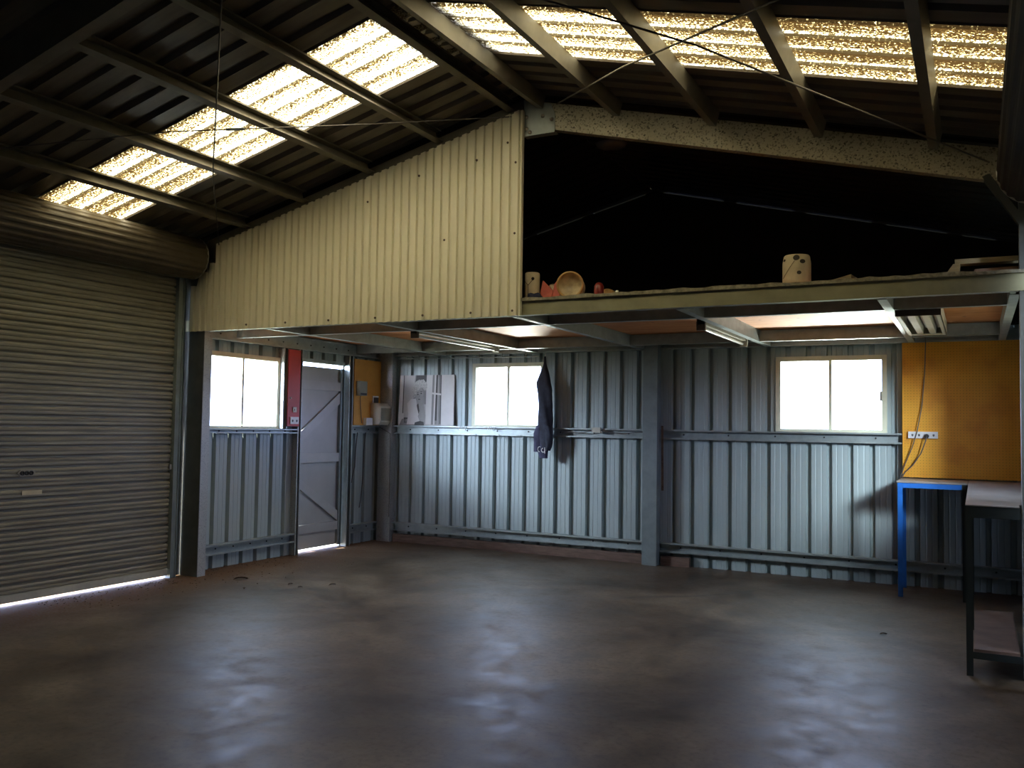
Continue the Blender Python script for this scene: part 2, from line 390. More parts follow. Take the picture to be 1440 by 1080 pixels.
for (a0, a1) in seg:
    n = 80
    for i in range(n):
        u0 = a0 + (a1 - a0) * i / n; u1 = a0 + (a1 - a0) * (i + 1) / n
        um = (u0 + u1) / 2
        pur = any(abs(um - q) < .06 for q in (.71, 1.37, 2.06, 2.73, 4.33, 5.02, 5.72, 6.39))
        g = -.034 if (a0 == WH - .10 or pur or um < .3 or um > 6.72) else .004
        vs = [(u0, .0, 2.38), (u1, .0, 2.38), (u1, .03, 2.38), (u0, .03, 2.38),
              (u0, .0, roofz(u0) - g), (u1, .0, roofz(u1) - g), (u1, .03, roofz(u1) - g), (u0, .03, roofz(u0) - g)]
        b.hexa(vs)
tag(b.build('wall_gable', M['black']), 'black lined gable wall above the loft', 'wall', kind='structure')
b = MB()
fnl = lambda u, v, w: (v, u, w)            # left wall: grooves outward (-x)
def leftsheet(u0, u1, z0, z1): b.strip(ribs(u0, u1, -2.7, .199, .042, .034, .010), fnl, z0, z1)
DY0, DY1 = -1.53, -.735
for (a0, a1, z0, z1) in [(-P, WIN_L[0], 0, 3.06), (WIN_L[0], WIN_L[1], 0, WIN_L[2]), (WIN_L[0], WIN_L[1], WIN_L[3], 3.06), (WIN_L[1], DY0, 0, 3.06),
                         (DY0, DY1, 2.085, 3.06), (DY1, 0.02, 0, 3.06), (-3.24, -P, 0, 3.06), (-5.98, -3.24, 2.62, 3.06), (-FR, -5.98, 0, 3.06)]:
    leftsheet(a0, a1, z0, z1)
tag(b.build('wall_left', M['sheet']), 'grey ribbed steel side wall around window and doors', 'wall', kind='structure')
b = MB()
fnr = lambda u, v, w: (W - v, u, w)
def rightsheet(u0, u1, z0, z1): b.strip(ribs(u0, u1, -2.7, .199, .029), fnr, z0, z1)
for (a0, a1, z0, z1) in [(-P, WIN_R[0], 0, 3.06), (WIN_R[0], WIN_R[1], 0, WIN_R[2]), (WIN_R[0], WIN_R[1], WIN_R[3], 3.06), (WIN_R[1], .02, 0, 3.06),
                         (-3.24, -P, 0, 3.06), (-5.98, -3.24, 2.62, 3.06), (-FR, -5.98, 0, 3.06)]:
    rightsheet(a0, a1, z0, z1)
tag(b.build('wall_right', M['sheet']), 'grey ribbed steel side wall behind the return bench', 'wall', kind='structure')
b = MB()
pr = ribs(-.02, W + .02, .47, .1925, .029)
pr2 = sorted(set(pr + [(WH, 0)]))
vs = []; fs = []
for u, v in pr2: vs += [(u, -FR + v, 0), (u, -FR + v, roofz(u) - .0)]
for i in range(len(pr2) - 1): fs.append((2 * i, 2 * i + 2, 2 * i + 3, 2 * i + 1))
b.add(vs, fs)
tag(b.build('wall_front', M['sheet']), 'grey ribbed steel gable wall behind the viewpoint', 'wall', kind='structure')

# --- roof: ribbed sheets running from eave to ridge, and two strips of fibreglass rooflight
SKY0, SKY1 = -4.70, -3.94
def rprof(u0, u1):
    """roof profile along y: pans low, ribs standing up 29 mm"""
    return [(u, -v) for u, v in ribs(u0, u1, -4.70 + .16, .19, .032, .04, .018)]
def roofpart(m, side, y0, y1, xa, xb, lift=0.):
    def fn(u, v, w):
        x = w if side < 0 else W - w
        return (x, u, HE + SL * w + v + lift)
    m.strip(rprof(y0, y1), fn, xa, xb)
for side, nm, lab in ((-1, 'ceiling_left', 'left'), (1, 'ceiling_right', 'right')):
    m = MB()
    roofpart(m, side, -FR - .15, SKY0, -.12, WH - .05); roofpart(m, side, SKY1, -P, -.12, WH - .05); m.cur = 1; roofpart(m, side, -P, .10, -.12, WH - .002)  # bay over the loft coloured black to carry its shade
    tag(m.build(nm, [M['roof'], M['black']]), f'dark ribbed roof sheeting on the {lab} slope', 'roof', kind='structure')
    m = MB(); roofpart(m, side, SKY0, SKY1, -.12, WH - .05)
    tag(m.build('skylight_strip', M['sky']),
        'glowing translucent rooflight strip above the roller door' if side < 0 else 'glowing lichen-speckled rooflight strip above the steel rafter',
        'skylight', 'translucent rooflight strips', kind='thing')
m = MB()
m.prism([(WH - .25, HR - .26 * SL + .05), (WH, HR + .07), (WH + .25, HR - .26 * SL + .05), (WH + .25, HR - .26 * SL + .04), (WH, HR + .05), (WH - .25, HR - .26 * SL + .04)], Y_, -FR - .15, .1)
tag(m.build('trim_1', M['roof']), 'ridge capping along the roof peak', 'trim', kind='structure')

# --- windows
def window(n, axis, u0, u1, z0, z1, face, sgn, label, latch=True):
    """axis 'x': window in a wall across x (back wall); 'y': in a side wall. sgn: direction into the room"""
    t = .045
    def bx(m, a, c, d0, d1, zz0, zz1):
        p, q = sorted((face + sgn * d0, face + sgn * d1))
        if axis == 'x': m.box(a, c, p, q, zz0, zz1)
        else: m.box(p, q, a, c, zz0, zz1)
    loc = ((u0 + u1) / 2, face, z0) if axis == 'x' else (face, (u0 + u1) / 2, z0)
    w = thing(f'window_{n}', loc, label, 'window', kind='structure')
    m = MB()
    bx(m, u0, u1, -.04, .03, z1 - t, z1); bx(m, u0, u1, -.04, .03, z0, z0 + t * .6)
    bx(m, u0, u0 + t, -.04, .03, z0 + t * .6, z1 - t); bx(m, u1 - t, u1, -.04, .03, z0 + t * .6, z1 - t)
    m.build('window_frame', M['frame'], w)
    mid = (u0 + u1) / 2
    m = MB(); bx(m, mid - .014, mid + .014, -.02, .012, z0 + t * .6, z1 - t); m.build('meeting_rail', M['frame'], w)
    for k, (a, c) in enumerate(((u0 + t, mid - .014), (mid + .014, u1 - t))):
        m = MB(); d = -.006 - .01 * k; bx(m, a, c, d - .004, d, z0 + t * .6, z1 - t); m.build('pane', M['pane'], w)
    if latch:
        m = MB(); e = (u1 - t) if axis == 'x' else (u0 + t)
        s = -1 if axis == 'x' else 1
        bx(m, min(e, e + s * .018), max(e, e + s * .018), -.004, .018, z0 + .30, z0 + .39); m.build('latch', M['alu'], w)
    return w
window(1, 'y', *WIN_L, 0., 1, 'cream framed sliding window beside the roller door')
window(2, 'x', *WIN_1, 0., -1, 'cream framed window with overalls hanging in front')
window(3, 'x', *WIN_2, 0., -1, 'cream framed sliding window beside the yellow pegboard')
window(4, 'y', *WIN_R, W, -1, 'cream framed window above the return bench', latch=False)

# --- access door (ledged and braced sheet door) in the left wall
d = thing('door_1', (0, DY0, 0), 'grey sheet access door with ledges and diagonal braces', 'door', kind='structure')
m = MB(); m.box(-.045, -.03, DY0 + .01, DY1 - .01, .025, 2.045); m.build('door_sheet', M['door'], d)
def rail(z0, z1): return MB().box(-.03, .0, DY0 + .012, DY1 - .05, z0, z1)
for (z0, z1) in ((1.785, 1.885), (.975, 1.075), (.20, .295)): rail(z0, z1).build('ledge', M['doorrail'], d)
def brace(z00, z01, z10, z11):
    m = MB(); ya, yb = DY0 + .012, DY1 - .05
    vs = [(x, y, z) for x in (-.03, -.004) for (y, z) in ((ya, z00), (yb, z10), (yb, z11), (ya, z01))]
    m.add(vs, [(0, 1, 2, 3), (7, 6, 5, 4), (0, 4, 5, 1), (1, 5, 6, 2), (2, 6, 7, 3), (3, 7, 4, 0)]); return m
brace(1.15, 1.27, 1.64, 1.77).build('diagonal_brace', M['doorrail'], d)
brace(.74, .85, .30, .41).build('diagonal_brace', M['doorrail'], d)
MB().box(-.04, .005, DY1 - .05, DY1 - .012, .025, 2.045).build('door_stile', M['column'], d)
MB().lathe((.0, DY0 + .03, 1.06), [(0, 0), (.014, 0), (.014, .03), (0, .03)], 12, 'x').build('door_knob', M['rim'], d)
# door head and the studs framing it
MB().box(-.05, .02, DY0, DY1, 2.085, 2.125).build('door_head', M['steel'], d)

# --- roller doors
def roller(name, side, y0, y1, label, label_plate):
    """side -1: left wall, +1: right wall"""
    sx = (lambda x: x) if side < 0 else (lambda x: W - x)
    t = thing(name, (sx(.05), (y0 + y1) / 2, 0), label, 'roller door', kind='structure')
    m = MB()
    prof = []; z = .085; pit = .08
    while z < 2.84:
        prof += [(.060, z), (.066, z + .010), (.066, z + .022), (.060, z + .027), (.060, z + .031), (.066, z + .036), (.068, z + .050), (.064, z + .060), (.040, z + .064), (.040, z + .074), (.056, z + .078)]
        z += pit
    m.strip(prof, lambda u, v, w: (sx(u), w, v), y0 + .01, y1 - .01)
    m.build('curtain', M['roller'], t)
    m = MB(); m.box(*sorted((sx(.035), sx(.08))), y0 + .02, y1 - .02, .026, .085); m.build('bottom_rail', M['rollerbar'], t)
    for (a, c) in ((y0 - .05, y0 + .012), (y1 - .012, y1 + .055)):
        m = MB(); m.prism([(sx(.015), a), (sx(.105), a), (sx(.105), a + .012), (sx(.095), a + .012), (sx(.095), c - .012), (sx(.105), c - .012), (sx(.105), c), (sx(.015), c)], Z_, 0, 2.72)
        m.build('guide_track', M['column'], t)
    # rolled curtain
    cx, cz, r = sx(.205), 2.895, .186
    if side > 0: cx, cz, r = W - .175, 2.90, .19
    pr = []
    for k in range(84):
        a = 2 * pi * k / 84; rr = r + (.005 if k % 4 in (0, 1) else -.003)
        pr.append((cx + rr * cos(a), cz + rr * sin(a)))
    m = MB(); m.prism(pr, Y_, y0 + .0, y1 + .045); m.build('drum', M['drum' if side < 0 else 'drumshade'], t)  # right drum: same steel darkened, shade put into its colour
    m = MB()
    ya = y1 + .045
    m.lathe((cx, ya, cz), [(r - .012, 0), (r + .006, 0), (r + .006, .008), (r - .012, .008), (r - .012, 0)], 48, 'y'); m.build('drum_rim', M['rim'], t)
    m = MB(); m.box(min(sx(.0), cx), max(sx(.0), cx), ya + .008, ya + .03, cz - .03, cz + .03); m.build('drum_bracket', M['steel'], t)
    if label_plate:
        m = MB()
        m.prism([(-.075, -.0), (-.05, -.025), (.05, -.025), (.075, 0), (.05, .025), (-.05, .025)], lambda u, v, w: (w, -4.66 + u, .995 + v), .058, .074)
        lk = m.build('lock_plate', M['roller'], t)
        for dy in (-.036, 0, .036):
            MB().lathe((.070, -4.66 + dy, .995), [(.017, 0), (.017, .012), (.010, .012), (.010, .004), (0, .004)], 14, 'x').build('lock_cylinder', M['dark'], lk)
        m = MB(); m.box(.06, .072, -4.69, -4.525, .826, .858); m.build('label_plate', M['tin'], t)
        m = MB(); m.box(.06, .085, -3.30, -3.265, .975, 1.02); m.build('latch_bolt', M['rim'], t)
    return t
roller('door_2', -1, -5.95, -3.265, 'large olive slatted roller door closed on the left wall', True)
roller('door_3', 1, -5.95, -3.33, 'roller door with rolled drum on the right wall', False)
MB().box(-1.6, -.12, -6.2, .3, -.15, -.005).build('ground', M['apron'])
g = bpy.data.objects['ground']; tag(g, 'pale sunlit concrete outside the roller door', 'ground', kind='structure')

# ================================================================== STEEL FRAME
def column(name, poly, z1, matl, label, group='steel shed columns', cat='column', flange=None):
    t = MB(); t.prism(poly, Z_, 0, z1)
    return tag(t.build(name, matl), label, cat, group)
def cpoly(x, y, b, d, sx, sy, t=.006, lip=.018):
    """C column: web from (x,y) along x by d (sx), flanges toward sy by b"""
    return [(x + sx * v, y + sy * u) for u, v in cprof(b, d, t, lip)]
# portal column left: web faces the camera, its shade put into a darkened colour; galvanised flange toward the room
pc = thing('portal_column', (.13, -P, 0), 'wide shaded steel column between roller door and left window', 'column', 'portal columns')
m = MB(); m.box(.004, .253, -P, -P + .006, 0, 3.06); m.build('web', M['colshade'], pc)
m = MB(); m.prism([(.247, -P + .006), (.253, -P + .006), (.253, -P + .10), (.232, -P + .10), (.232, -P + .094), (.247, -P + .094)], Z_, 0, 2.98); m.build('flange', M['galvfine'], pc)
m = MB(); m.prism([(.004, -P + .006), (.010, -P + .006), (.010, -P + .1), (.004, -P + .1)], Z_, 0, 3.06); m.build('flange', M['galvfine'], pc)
pc2 = thing('portal_column', (W - .13, -P, 0), 'galvanised steel column at the right edge behind the bench', 'column', 'portal columns')
m = MB(); m.box(W - .253, W - .004, -P, -P + .006, 0, 3.06); m.build('web', M['colshade'], pc2)  # web darkened for shade, as on the left column
m = MB(); m.prism([(W - .247, -P + .006), (W - .253, -P + .006), (W - .253, -P + .10), (W - .232, -P + .10), (W - .232, -P + .094), (W - .247, -P + .094)], Z_, 0, 2.98); m.build('flange', M['galvfine'], pc2)
column('corner_column', cpoly(.06, -.11, .10, .19, 1, 1), 2.345, M['galvfine'], 'galvanised column in the far corner beside the poster')
column('gable_column', cpoly(3.455, -.155, .12, .155, 1, 1), 2.345, M['column'], 'grey steel post in the middle of the back wall')
column('corner_column', cpoly(W - .06, -.11, .10, .06, -1, 1), 2.345, M['galvfine'], 'galvanised column in the back right corner')

# rafters: C200 web faces the camera
def rafter(x0, x1, y, off, dep, label, mat_, group='portal rafters'):
    m = MB(); a, c = roofz(x0) - off, roofz(x1) - off
    t = .006; fl_ = .075
    def seg(zo0, zo1, y0, y1):
        m.hexa([(x0, y0, a - zo1), (x1, y0, c - zo1), (x1, y1, c - zo1), (x0, y1, a - zo1),
                (x0, y0, a - zo0), (x1, y0, c - zo0), (x1, y1, c - zo0), (x0, y1, a - zo0)])
    seg(0, dep, y, y + t); seg(0, t, y + t, y + fl_); seg(dep - t, dep, y + t, y + fl_)
    return tag(m.build('portal_rafter', mat_), label, 'rafter', group)
rafter(.256, WH - .002, -P, .055, .20, 'dark rafter along the top of the cream partition', M['purlin'])
rafter(WH + .002, W - .256, -P, .055, .20, 'speckled galvanised rafter sloping above the open loft', M['galv'])
rafter(.02, WH - .002, -NP, .055, .20, 'near dark rafter crossing the top left corner', M['purlin'])
rafter(WH + .002, W - .02, -NP, .055, .20, 'near dark rafter on the right slope', M['purlin'])
# apex bracket and knee bracket on the portal over the loft
ap = thing('apex_bracket', (WH + .13, -P - .006, 3.6), 'bolted steel apex plate where rafters meet beside cream partition', 'bracket')
m = MB(); m.prism([(WH + .005, 3.605), (WH + .265, 3.605), (WH + .265, 3.74), (WH + .23, 3.82), (WH + .005, 3.875)], lambda u, v, w: (u, w, v), -P - .006, -P - .001); m.build('plate', M['steel'], ap)
m = MB(); m.box(WH + .005, WH + .265, -P - .006, -P + .06, 3.600, 3.606); m.build('bottom_flange', M['steel'], ap)
for (x, z) in ((WH + .03, 3.745), (WH + .03, 3.655), (WH + .165, 3.735), (WH + .24, 3.70), (WH + .06, 3.625)):
    MB().lathe((x, -P - .006, z), [(.0, -.012), (.010, -.012), (.011, -.004), (.016, -.003), (.016, 0)], 8, 'y').build('bolt', M['rim'], ap)
m = MB()
kx0, kz0, kx1, kz1 = 6.60, 2.935, 6.769, 2.66
m.hexa([(kx0 - .02, -P - .004, kz0), (kx1, -P - .004, kz1 - .03), (kx1, -P + .06, kz1 - .03), (kx0 - .02, -P + .06, kz0),
        (kx0 + .02, -P - .004, kz0 + .015), (kx1, -P - .004, kz1 + .05), (kx1, -P + .06, kz1 + .05), (kx0 + .02, -P + .06, kz0 + .015)])
tag(m.build('knee_brace', M['colshade']), 'short diagonal knee brace below the right end of rafter', 'brace')

# purlins between the two portals
PX = [(.712, 'lowest purlin on the left slope above the roller door'), (1.369, 'second purlin up from the roller door'), (2.06, 'third purlin up from the roller door'),
      (2.727, 'purlin next below the ridge on the left slope'), (3.36, 'left one of the two ridge purlins')]
RX = [(3.70, 'right one of the two ridge purlins'), (4.31, 'purlin next below the ridge on the right slope'), (5.01, 'second purlin down from the ridge, right slope'),
      (5.70, 'third purlin down from the ridge, right slope'), (6.37, 'lowest purlin on the right slope')]
def purlin(x, label, side):
    zt = roofz(x) - .003; t = .004
    ang = math.atan(SL) * (1 if side < 0 else -1)
    pts = [(u, v) for u, v in cprof(.055, .10, t, .014)]
    poly = []
    for u, v in pts:
        uu = (-u if side > 0 else u) ; vv = v - .10
        # lean with the roof slope
        px = x + uu * cos(ang) - vv * sin(ang); pz = zt + uu * sin(ang) + vv * cos(ang)
        poly.append((px, pz))
    m = MB(); m.prism(poly, Y_, -NP + .08, -P - .006)
    return tag(m.build('purlin', M['purlin']), label, 'purlin', 'roof purlins')
for x, l in PX: purlin(x, l, -1)
for x, l in RX: purlin(x, l, 1)
for x, s, l in ((.10, -1, 'eave purlin behind the roller door drum'), (W - .10, 1, 'eave purlin above the right drum')): purlin(x, l, s)
for k, (y, x) in enumerate(((-4.62, 3.53), (-4.43, 3.53), (-4.24, 3.53))):  # pale blocks standing in for lit rib ends of the rooflight sheets
    m = MB(); m.prism([(-.028, 0), (.028, 0), (.02, .028), (-.02, .028)], lambda u, v, w: (w, y + u, 3.846 + v), x - .03, x + .03)
    tag(m.build('rooflight_rib_end', M['ribend']), ('nearest', 'middle', 'farthest')[k] + ' pale stand-in for a lit rooflight rib end between the ridge purlins', 'rib end', 'pale lit rib ends at the ridge')

# bracing rods
def rod(name, pts, r, matl, label, cat, group=None):
    return tag(MB().tube(pts, r, 6).build(name, matl), label, cat, group)
def rp(x, y, off=.155): return (x, y, roofz(x) - off)
BR = 'roof bracing rods'
rod('brace_rod', [rp(3.35, -NP + .10), rp(1.47, -4.22), rp(.42, -3.12)], .005, M['dark'], 'thin dark brace rod dropping steeply to the left eave', 'brace rod', BR)
br = thing('brace_rod', rp(.5, -NP + .12), 'thin brace rod crossing the left purlins almost level', 'brace rod', BR)
MB().tube([rp(.45, -NP + .12), rp(1.76, -4.876), rp(2.67, -3.89), rp(3.42, -3.13)], .0045, 6).build('rod', M['cable'], br)
MB().tube([rp(2.0, -4.62), rp(2.08, -4.53)], .011, 8).build('turnbuckle', M['steel'], br)
rod('brace_rod', [(3.80, -3.13, 3.80), rp(4.75, -4.30), rp(6.55, -NP + .1)], .0055, M['purlin'], 'bright brace rod rising rightward from the rafter apex', 'brace rod', BR)
rod('brace_rod', [rp(3.66, -NP + .1), rp(5.3, -4.72), rp(6.62, -3.13)], .0055, M['cable'], 'brace rod falling rightward across the right rooflight', 'brace rod', BR)

# ================================================================== GIRTS AND STUDS
def girt_x(x0, x1, z0, z1, d, label, lip=.016, matl='steel', y=0., bolts=True):
    """channel along the back wall, open to the room"""
    t = thing('wall_girt', ((x0 + x1) / 2, y - d / 2, z0), label, 'girt', 'wall girts')
    m = MB(); m.prism([(y - .004 - u, z0 + v) for u, v in cprof(d, z1 - z0, .004, lip)], X_, x0, x1); m.build('channel', M[matl], t)
    if bolts:
        n = max(2, int((x1 - x0) / .385)); proto = None
        for i in range(n):
            x = x0 + (x1 - x0) * (i + .5) / n; z = (z0 + z1) / 2
            if proto is None:
                proto = MB().lathe((x, y - .008, z), [(0, -.008), (.007, -.008), (.009, 0)], 8, 'y').build('screw', M['dark'], t); px = x
            else:
                c = proto.copy(); c.location = proto.location + Vector((x - px, 0, 0)); COL.objects.link(c)
    return t
def girt_y(y0, y1, z0, z1, d, label, lip=.016, matl='steel', x=0., bolts=True):
    t = thing('wall_girt', (x + d / 2, (y0 + y1) / 2, z0), label, 'girt', 'wall girts')
    m = MB(); m.prism([(x + .004 + u, z0 + v) for u, v in cprof(d, z1 - z0, .004, lip)], Y_, y0, y1); m.build('channel', M[matl], t)
    if bolts:
        n = max(2, int((y1 - y0) / .21)); proto = None
        for i in range(n):
            y = y0 + (y1 - y0) * (i + .5) / n; z = (z0 + z1) / 2
            if proto is None:
                proto = MB().lathe((x + .008, y, z), [(.009, 0), (.007, .008), (0, .008)], 8, 'x').build('screw', M['dark'], t); py = y
            else:
                c = proto.copy(); c.location = proto.location + Vector((0, y - py, 0)); COL.objects.link(c)
    return t
girt_x(.26, 3.45, 1.302, 1.402, .072, 'galvanised girt under the poster and overalls window')
girt_x(3.62, 5.93, 1.300, 1.400, .072, 'galvanised girt under the window beside the pegboard')
girt_x(.26, 3.45, .137, .235, .072, 'low galvanised girt left of the middle post')
girt_x(3.62, 6.89, .137, .235, .072, 'low galvanised girt right of the middle post')
girt_y(-3.0, -1.60, 1.300, 1.345, .072, 'galvanised girt under the left wall window', lip=.012)
girt_y(-3.0, -1.60, .137, .235, .072, 'low galvanised girt under the left wall window')
girt_y(-.645, -.115, 1.300, 1.395, .072, 'galvanised girt under the ochre board')
girt_y(-.645, -.115, .137, .235, .072, 'low galvanised girt right of the access door')
girt_y(-3.0, -.115, 2.205, 2.335, .072, 'pale top girt above the left window and door', matl='steel')
girt_x(.26, 3.45, 2.237, 2.342, .09, 'top ledger along back wall left of middle post', matl='steel', bolts=False)
girt_x(3.62, 6.89, 2.237, 2.342, .09, 'top ledger along back wall right of middle post', matl='steel', bolts=False)
def stud(y, w, z1, label, matl):
    m = MB(); m.prism([(.002, y), (.078, y), (.078, y + .014), (.074, y + .014), (.074, y + .004), (.006, y + .004), (.006, y + w - .004), (.074, y + w - .004), (.074, y + w - .014), (.078, y + w - .014), (.078, y + w), (.002, y + w)], Z_, 0 if z1 > 2.21 else 1.348, min(z1, 2.203))
    return tag(m.build('wall_stud', M[matl]), label, 'stud', 'door and window studs')
stud(-1.835, .07, 2.20, 'speckled galvanised stud between window and red panel', 'galvfine')
stud(-1.595, .06, 2.3, 'speckled galvanised stud left of the access door', 'galvfine')
stud(-.725, .075, 2.3, 'galvanised stud right of the access door', 'steel')
for (x0, x1, lab) in ((.27, 3.44, 'reddish timber sole plate at foot of wall below overalls'), (3.63, 3.93, 'short dark timber block right of middle post')):
    tag(MB().box(x0, x1, -.065, -.012, 0, .095).build('timber_plate', M['timber']), lab, 'timber', 'timber plates at the wall foot')

# ================================================================== MEZZANINE
fa = thing('fascia_channel', ((WH + 6.76) / 2, -P - .06, 2.242), 'khaki steel edge channel along the front of the loft', 'beam')
m = MB(); m.box(.02, 7.0, -P - .009, -P - .0003, 2.242, 2.345); m.build('web', M['fascia'], fa)
m = MB(); m.box(.256, 6.766, -P - .0003, -P + .055, 2.242, 2.247); m.build('bottom_flange', M['steel'], fa)
BX = [.97, 2.18, 3.44, 4.72, 6.02]
BL = ['leftmost', 'second', 'third', 'fourth', 'fifth']
def bearer(x, label):
    m = MB(); m.prism([(x + .028 - u, 2.237 + v) for u, v in cprof(.056, .109, .004, .014)], Y_, -P + .0553, -.0943)
    return tag(m.build('loft_bearer', M['steel']), label, 'bearer', 'loft bearers')
for x, l in zip(BX, ['leftmost steel bearer under the loft, near the red panel', 'steel bearer under the loft beside the left tube light', 'steel bearer under the loft below partition edge',
                     'steel bearer under the loft beside the bare tube light', 'steel bearer under the loft beside the troffer light']): bearer(x, l)
m = MB(); m.prism([(6.72 + u, 2.237 + v) for u, v in cprof(.056, .109, .004, .014)], Y_, -P + .12, -.0943)
tag(m.build('loft_bearer', M['steel']), 'rightmost steel bearer under the loft above the pegboard', 'bearer', 'loft bearers')
ends = [.08] + BX + [6.72]
bayname = ['above the left window', 'above the poster', 'above the overalls', 'left of the bare tube light', 'with the bright reflected patch', 'beside the troffer light']
for k in range(6):
    xa, xb = ends[k] + (.0283 if k else -.004), ends[k + 1] - (.0283 if k < 5 else .0003)
    for (y, nm) in ((-2.52, 'front'), (-.60, 'rear')):
        m = MB(); m.prism([(y + u, 2.238 + v) for u, v in cprof(.05, .104, .004, .012)], X_, xa, xb)
        tag(m.build('loft_joist', M['steel']), f'{nm} steel joist of the loft bay {bayname[k]}', 'joist', 'loft joists')
    xa, xb = (ends[k] if k else .06) + .001, ends[k + 1] - .001
    if k == 5: xb = 6.76
    m = MB(); m.box(xa, xb, (-P + .105) if k == 0 else -P - .0105, -.01, 2.346, MZ)
    tag(m.build('plywood_sheet', M['ply']), f'orange plywood floor sheet of the loft bay {bayname[k]}', 'plywood', 'loft floor sheets')
m = MB()                                    # dusty ragged front edge of the loft boards
n = 70; x0, x1 = 3.53, 7.0
rows = []
for i in range(n + 1):
    x = x0 + (x1 - x0) * i / n; j = random.uniform(-.003, .008); e = random.uniform(-.004, .004)
    rows.append([(x, -P - .026 + e, 2.345), (x, -P - .026 + e, MZ + .004 + j), (x, -P - .011, MZ + .003 + j), (x, -P - .011, 2.345)])
for a, c in zip(rows, rows[1:]):
    m.add(a + c, [(0, 4, 5, 1), (1, 5, 6, 2), (2, 6, 7, 3), (3, 7, 4, 0)])
m.add(rows[0], [(0, 1, 2, 3)]); m.add(rows[-1], [(3, 2, 1, 0)])
tag(m.build('loft_edge_board', M['chip']), 'dusty ragged board edge along the loft front', 'board')

# cream corrugated partition closing the left half of the loft
pt = thing('corrugated_partition', (1.9, -P - .03, 2.24), 'cream corrugated steel partition under the left rafter', 'partition')
def orb(u0, u1, phase=.0):
    pit = .0762; pts = []; k = math.floor((u0 - phase) / pit) - 1; kn = []
    while phase + k * pit < u1 + pit:
        c = phase + k * pit
        kn += [(c - .019, 0), (c - .013, -.019), (c + .011, -.019), (c + .017, 0)]; k += 1
    kn.sort()
    def at(u):
        for (a, va), (b_, vb) in zip(kn, kn[1:]):
            if a <= u <= b_: return va + (vb - va) * (u - a) / (b_ - a)
        return 0
    return [(u0, at(u0))] + [q for q in kn if u0 < q[0] < u1] + [(u1, at(u1))]
seams = [.085, .45, 1.17, 1.935, 2.70, 3.523]
for k in range(5):
    pr = orb(seams[k], seams[k + 1] + (.02 if k < 4 else 0), 3.51)
    lay = -P - .034 - .0012 * k
    m = MB(); vs = []; fs = []
    for u, v in pr:
        top = roofz(u) - .135
        if u < .40: top = min(top, 2.66 + (.12 if u > .19 else 0) + (.08 if u > .30 else 0))
        vs += [(u, lay - v, 2.238), (u, lay - v, top)]
    for i in range(len(pr) - 1): fs.append((2 * i, 2 * i + 2, 2 * i + 3, 2 * i + 1))
    m.add(vs, fs); m.build('corrugated_sheet', M['beige'], pt)
m = MB(); m.box(3.520, 3.528, -P - .05, -P - .013, 2.238, 3.79); m.build('edge_flashing', M['beige'], pt)
proto = None
for (x, z) in [(.8, 2.275), (1.25, 2.275), (1.72, 2.275), (2.2, 2.275), (2.66, 2.275), (3.1, 2.275), (3.46, 2.275), (3.47, 2.86), (3.47, 3.40), (3.13, 3.46), (2.85, 2.86), (3.40, 3.56), (2.6, 3.40), (2.1, 3.24)]:
    if proto is None:
        proto = MB().lathe((x, -P - .036, z), [(0, -.008), (.008, -.008), (.010, 0)], 8, 'y').build('screw', M['brownmetal'], pt); p0 = (x, z)
    else:
        c = proto.copy(); c.location = proto.location + Vector((x - p0[0], 0, z - p0[1])); COL.objects.link(c)

# ================================================================== LIGHTS FIXTURES (unlit)
def batten(x, y0, y1, z, label, bare):
    t = thing('tube_light', (x, (y0 + y1) / 2, z), label, 'tube light', 'fluorescent tube lights')
    m = MB(); m.prism([(x - .03, z + .035), (x + .03, z + .035), (x + .022, z + .085), (x - .022, z + .085)], Y_, y0, y1); m.build('housing', M['offwhite'], t)
    m = MB(); m.tube([(x - .005, y0 + .05, z + .012), (x - .005, y1 - .05, z + .012)], .013, 10); m.build('tube', M['tube'], t)
    for y in (y0, y1 - .03):
        m = MB(); m.prism([(x - .034, z - .01), (x + .034, z - .01), (x + .036, z + .05), (x + .03, z + .09), (x - .03, z + .09), (x - .036, z + .05)], Y_, y, y + .03)
        m.build('end_cap', M['brownmetal' if y == y0 else 'offwhite'], t)
    for ya in (y0 + .3, y1 - .34):
        m = MB(); m.prism([(x - .010, z + .085), (x + .010, z + .085), (x + .010, z + .15), (x - .010, z + .15)], Y_, ya, ya + .04); m.build('hanger', M['steel'], t)
    return t
batten(2.085, -2.40, -.85, 2.195, 'tube light hanging under the loft above the left window of back wall', False)
batten(4.625, -2.17, -.70, 2.195, 'bare tube light hanging under the loft right of the middle post', True)
t = thing('troffer_light', (6.19, -1.78, 2.2), 'cream louvred troffer light fixture under the loft above the pegboard', 'ceiling light')
x0, x1, y0, y1, z0, z1 = 6.052, 6.335, -2.46, -1.07, 2.20, 2.30
m = MB()
for (a, c, e, f2) in ((x0, x0 + .03, y0, y1), (x1 - .03, x1, y0, y1), (x0 + .03, x1 - .03, y1 - .10, y1), (x0 + .03, x1 - .03, y0, y0 + .03)):
    m.box(a, c, e, f2, z0, z0 + .006)
m.box(x0, x0 + .005, y0, y1, z0, z1); m.box(x1 - .005, x1, y0, y1, z0, z1); m.box(x0, x1, y1 - .005, y1, z0, z1); m.box(x0, x1, y0, y1, z1, z1 + .005)
m.build('tray', M['offwhite'], t)
m = MB(); m.box(x0, x1, y0 - .006, y0, z0 - .004, z1 + .005); m.build('end_plate', M['brownmetal'], t)
for xx in (x0 + .095, x0 + .185):
    m = MB(); m.prism([(xx - .022, z0 + .004), (xx + .022, z0 + .004), (xx + .03, z1 - .004), (xx - .03, z1 - .004)], Y_, y0 + .03, y1 - .11); m.build('louvre', M['offwhite'], t)
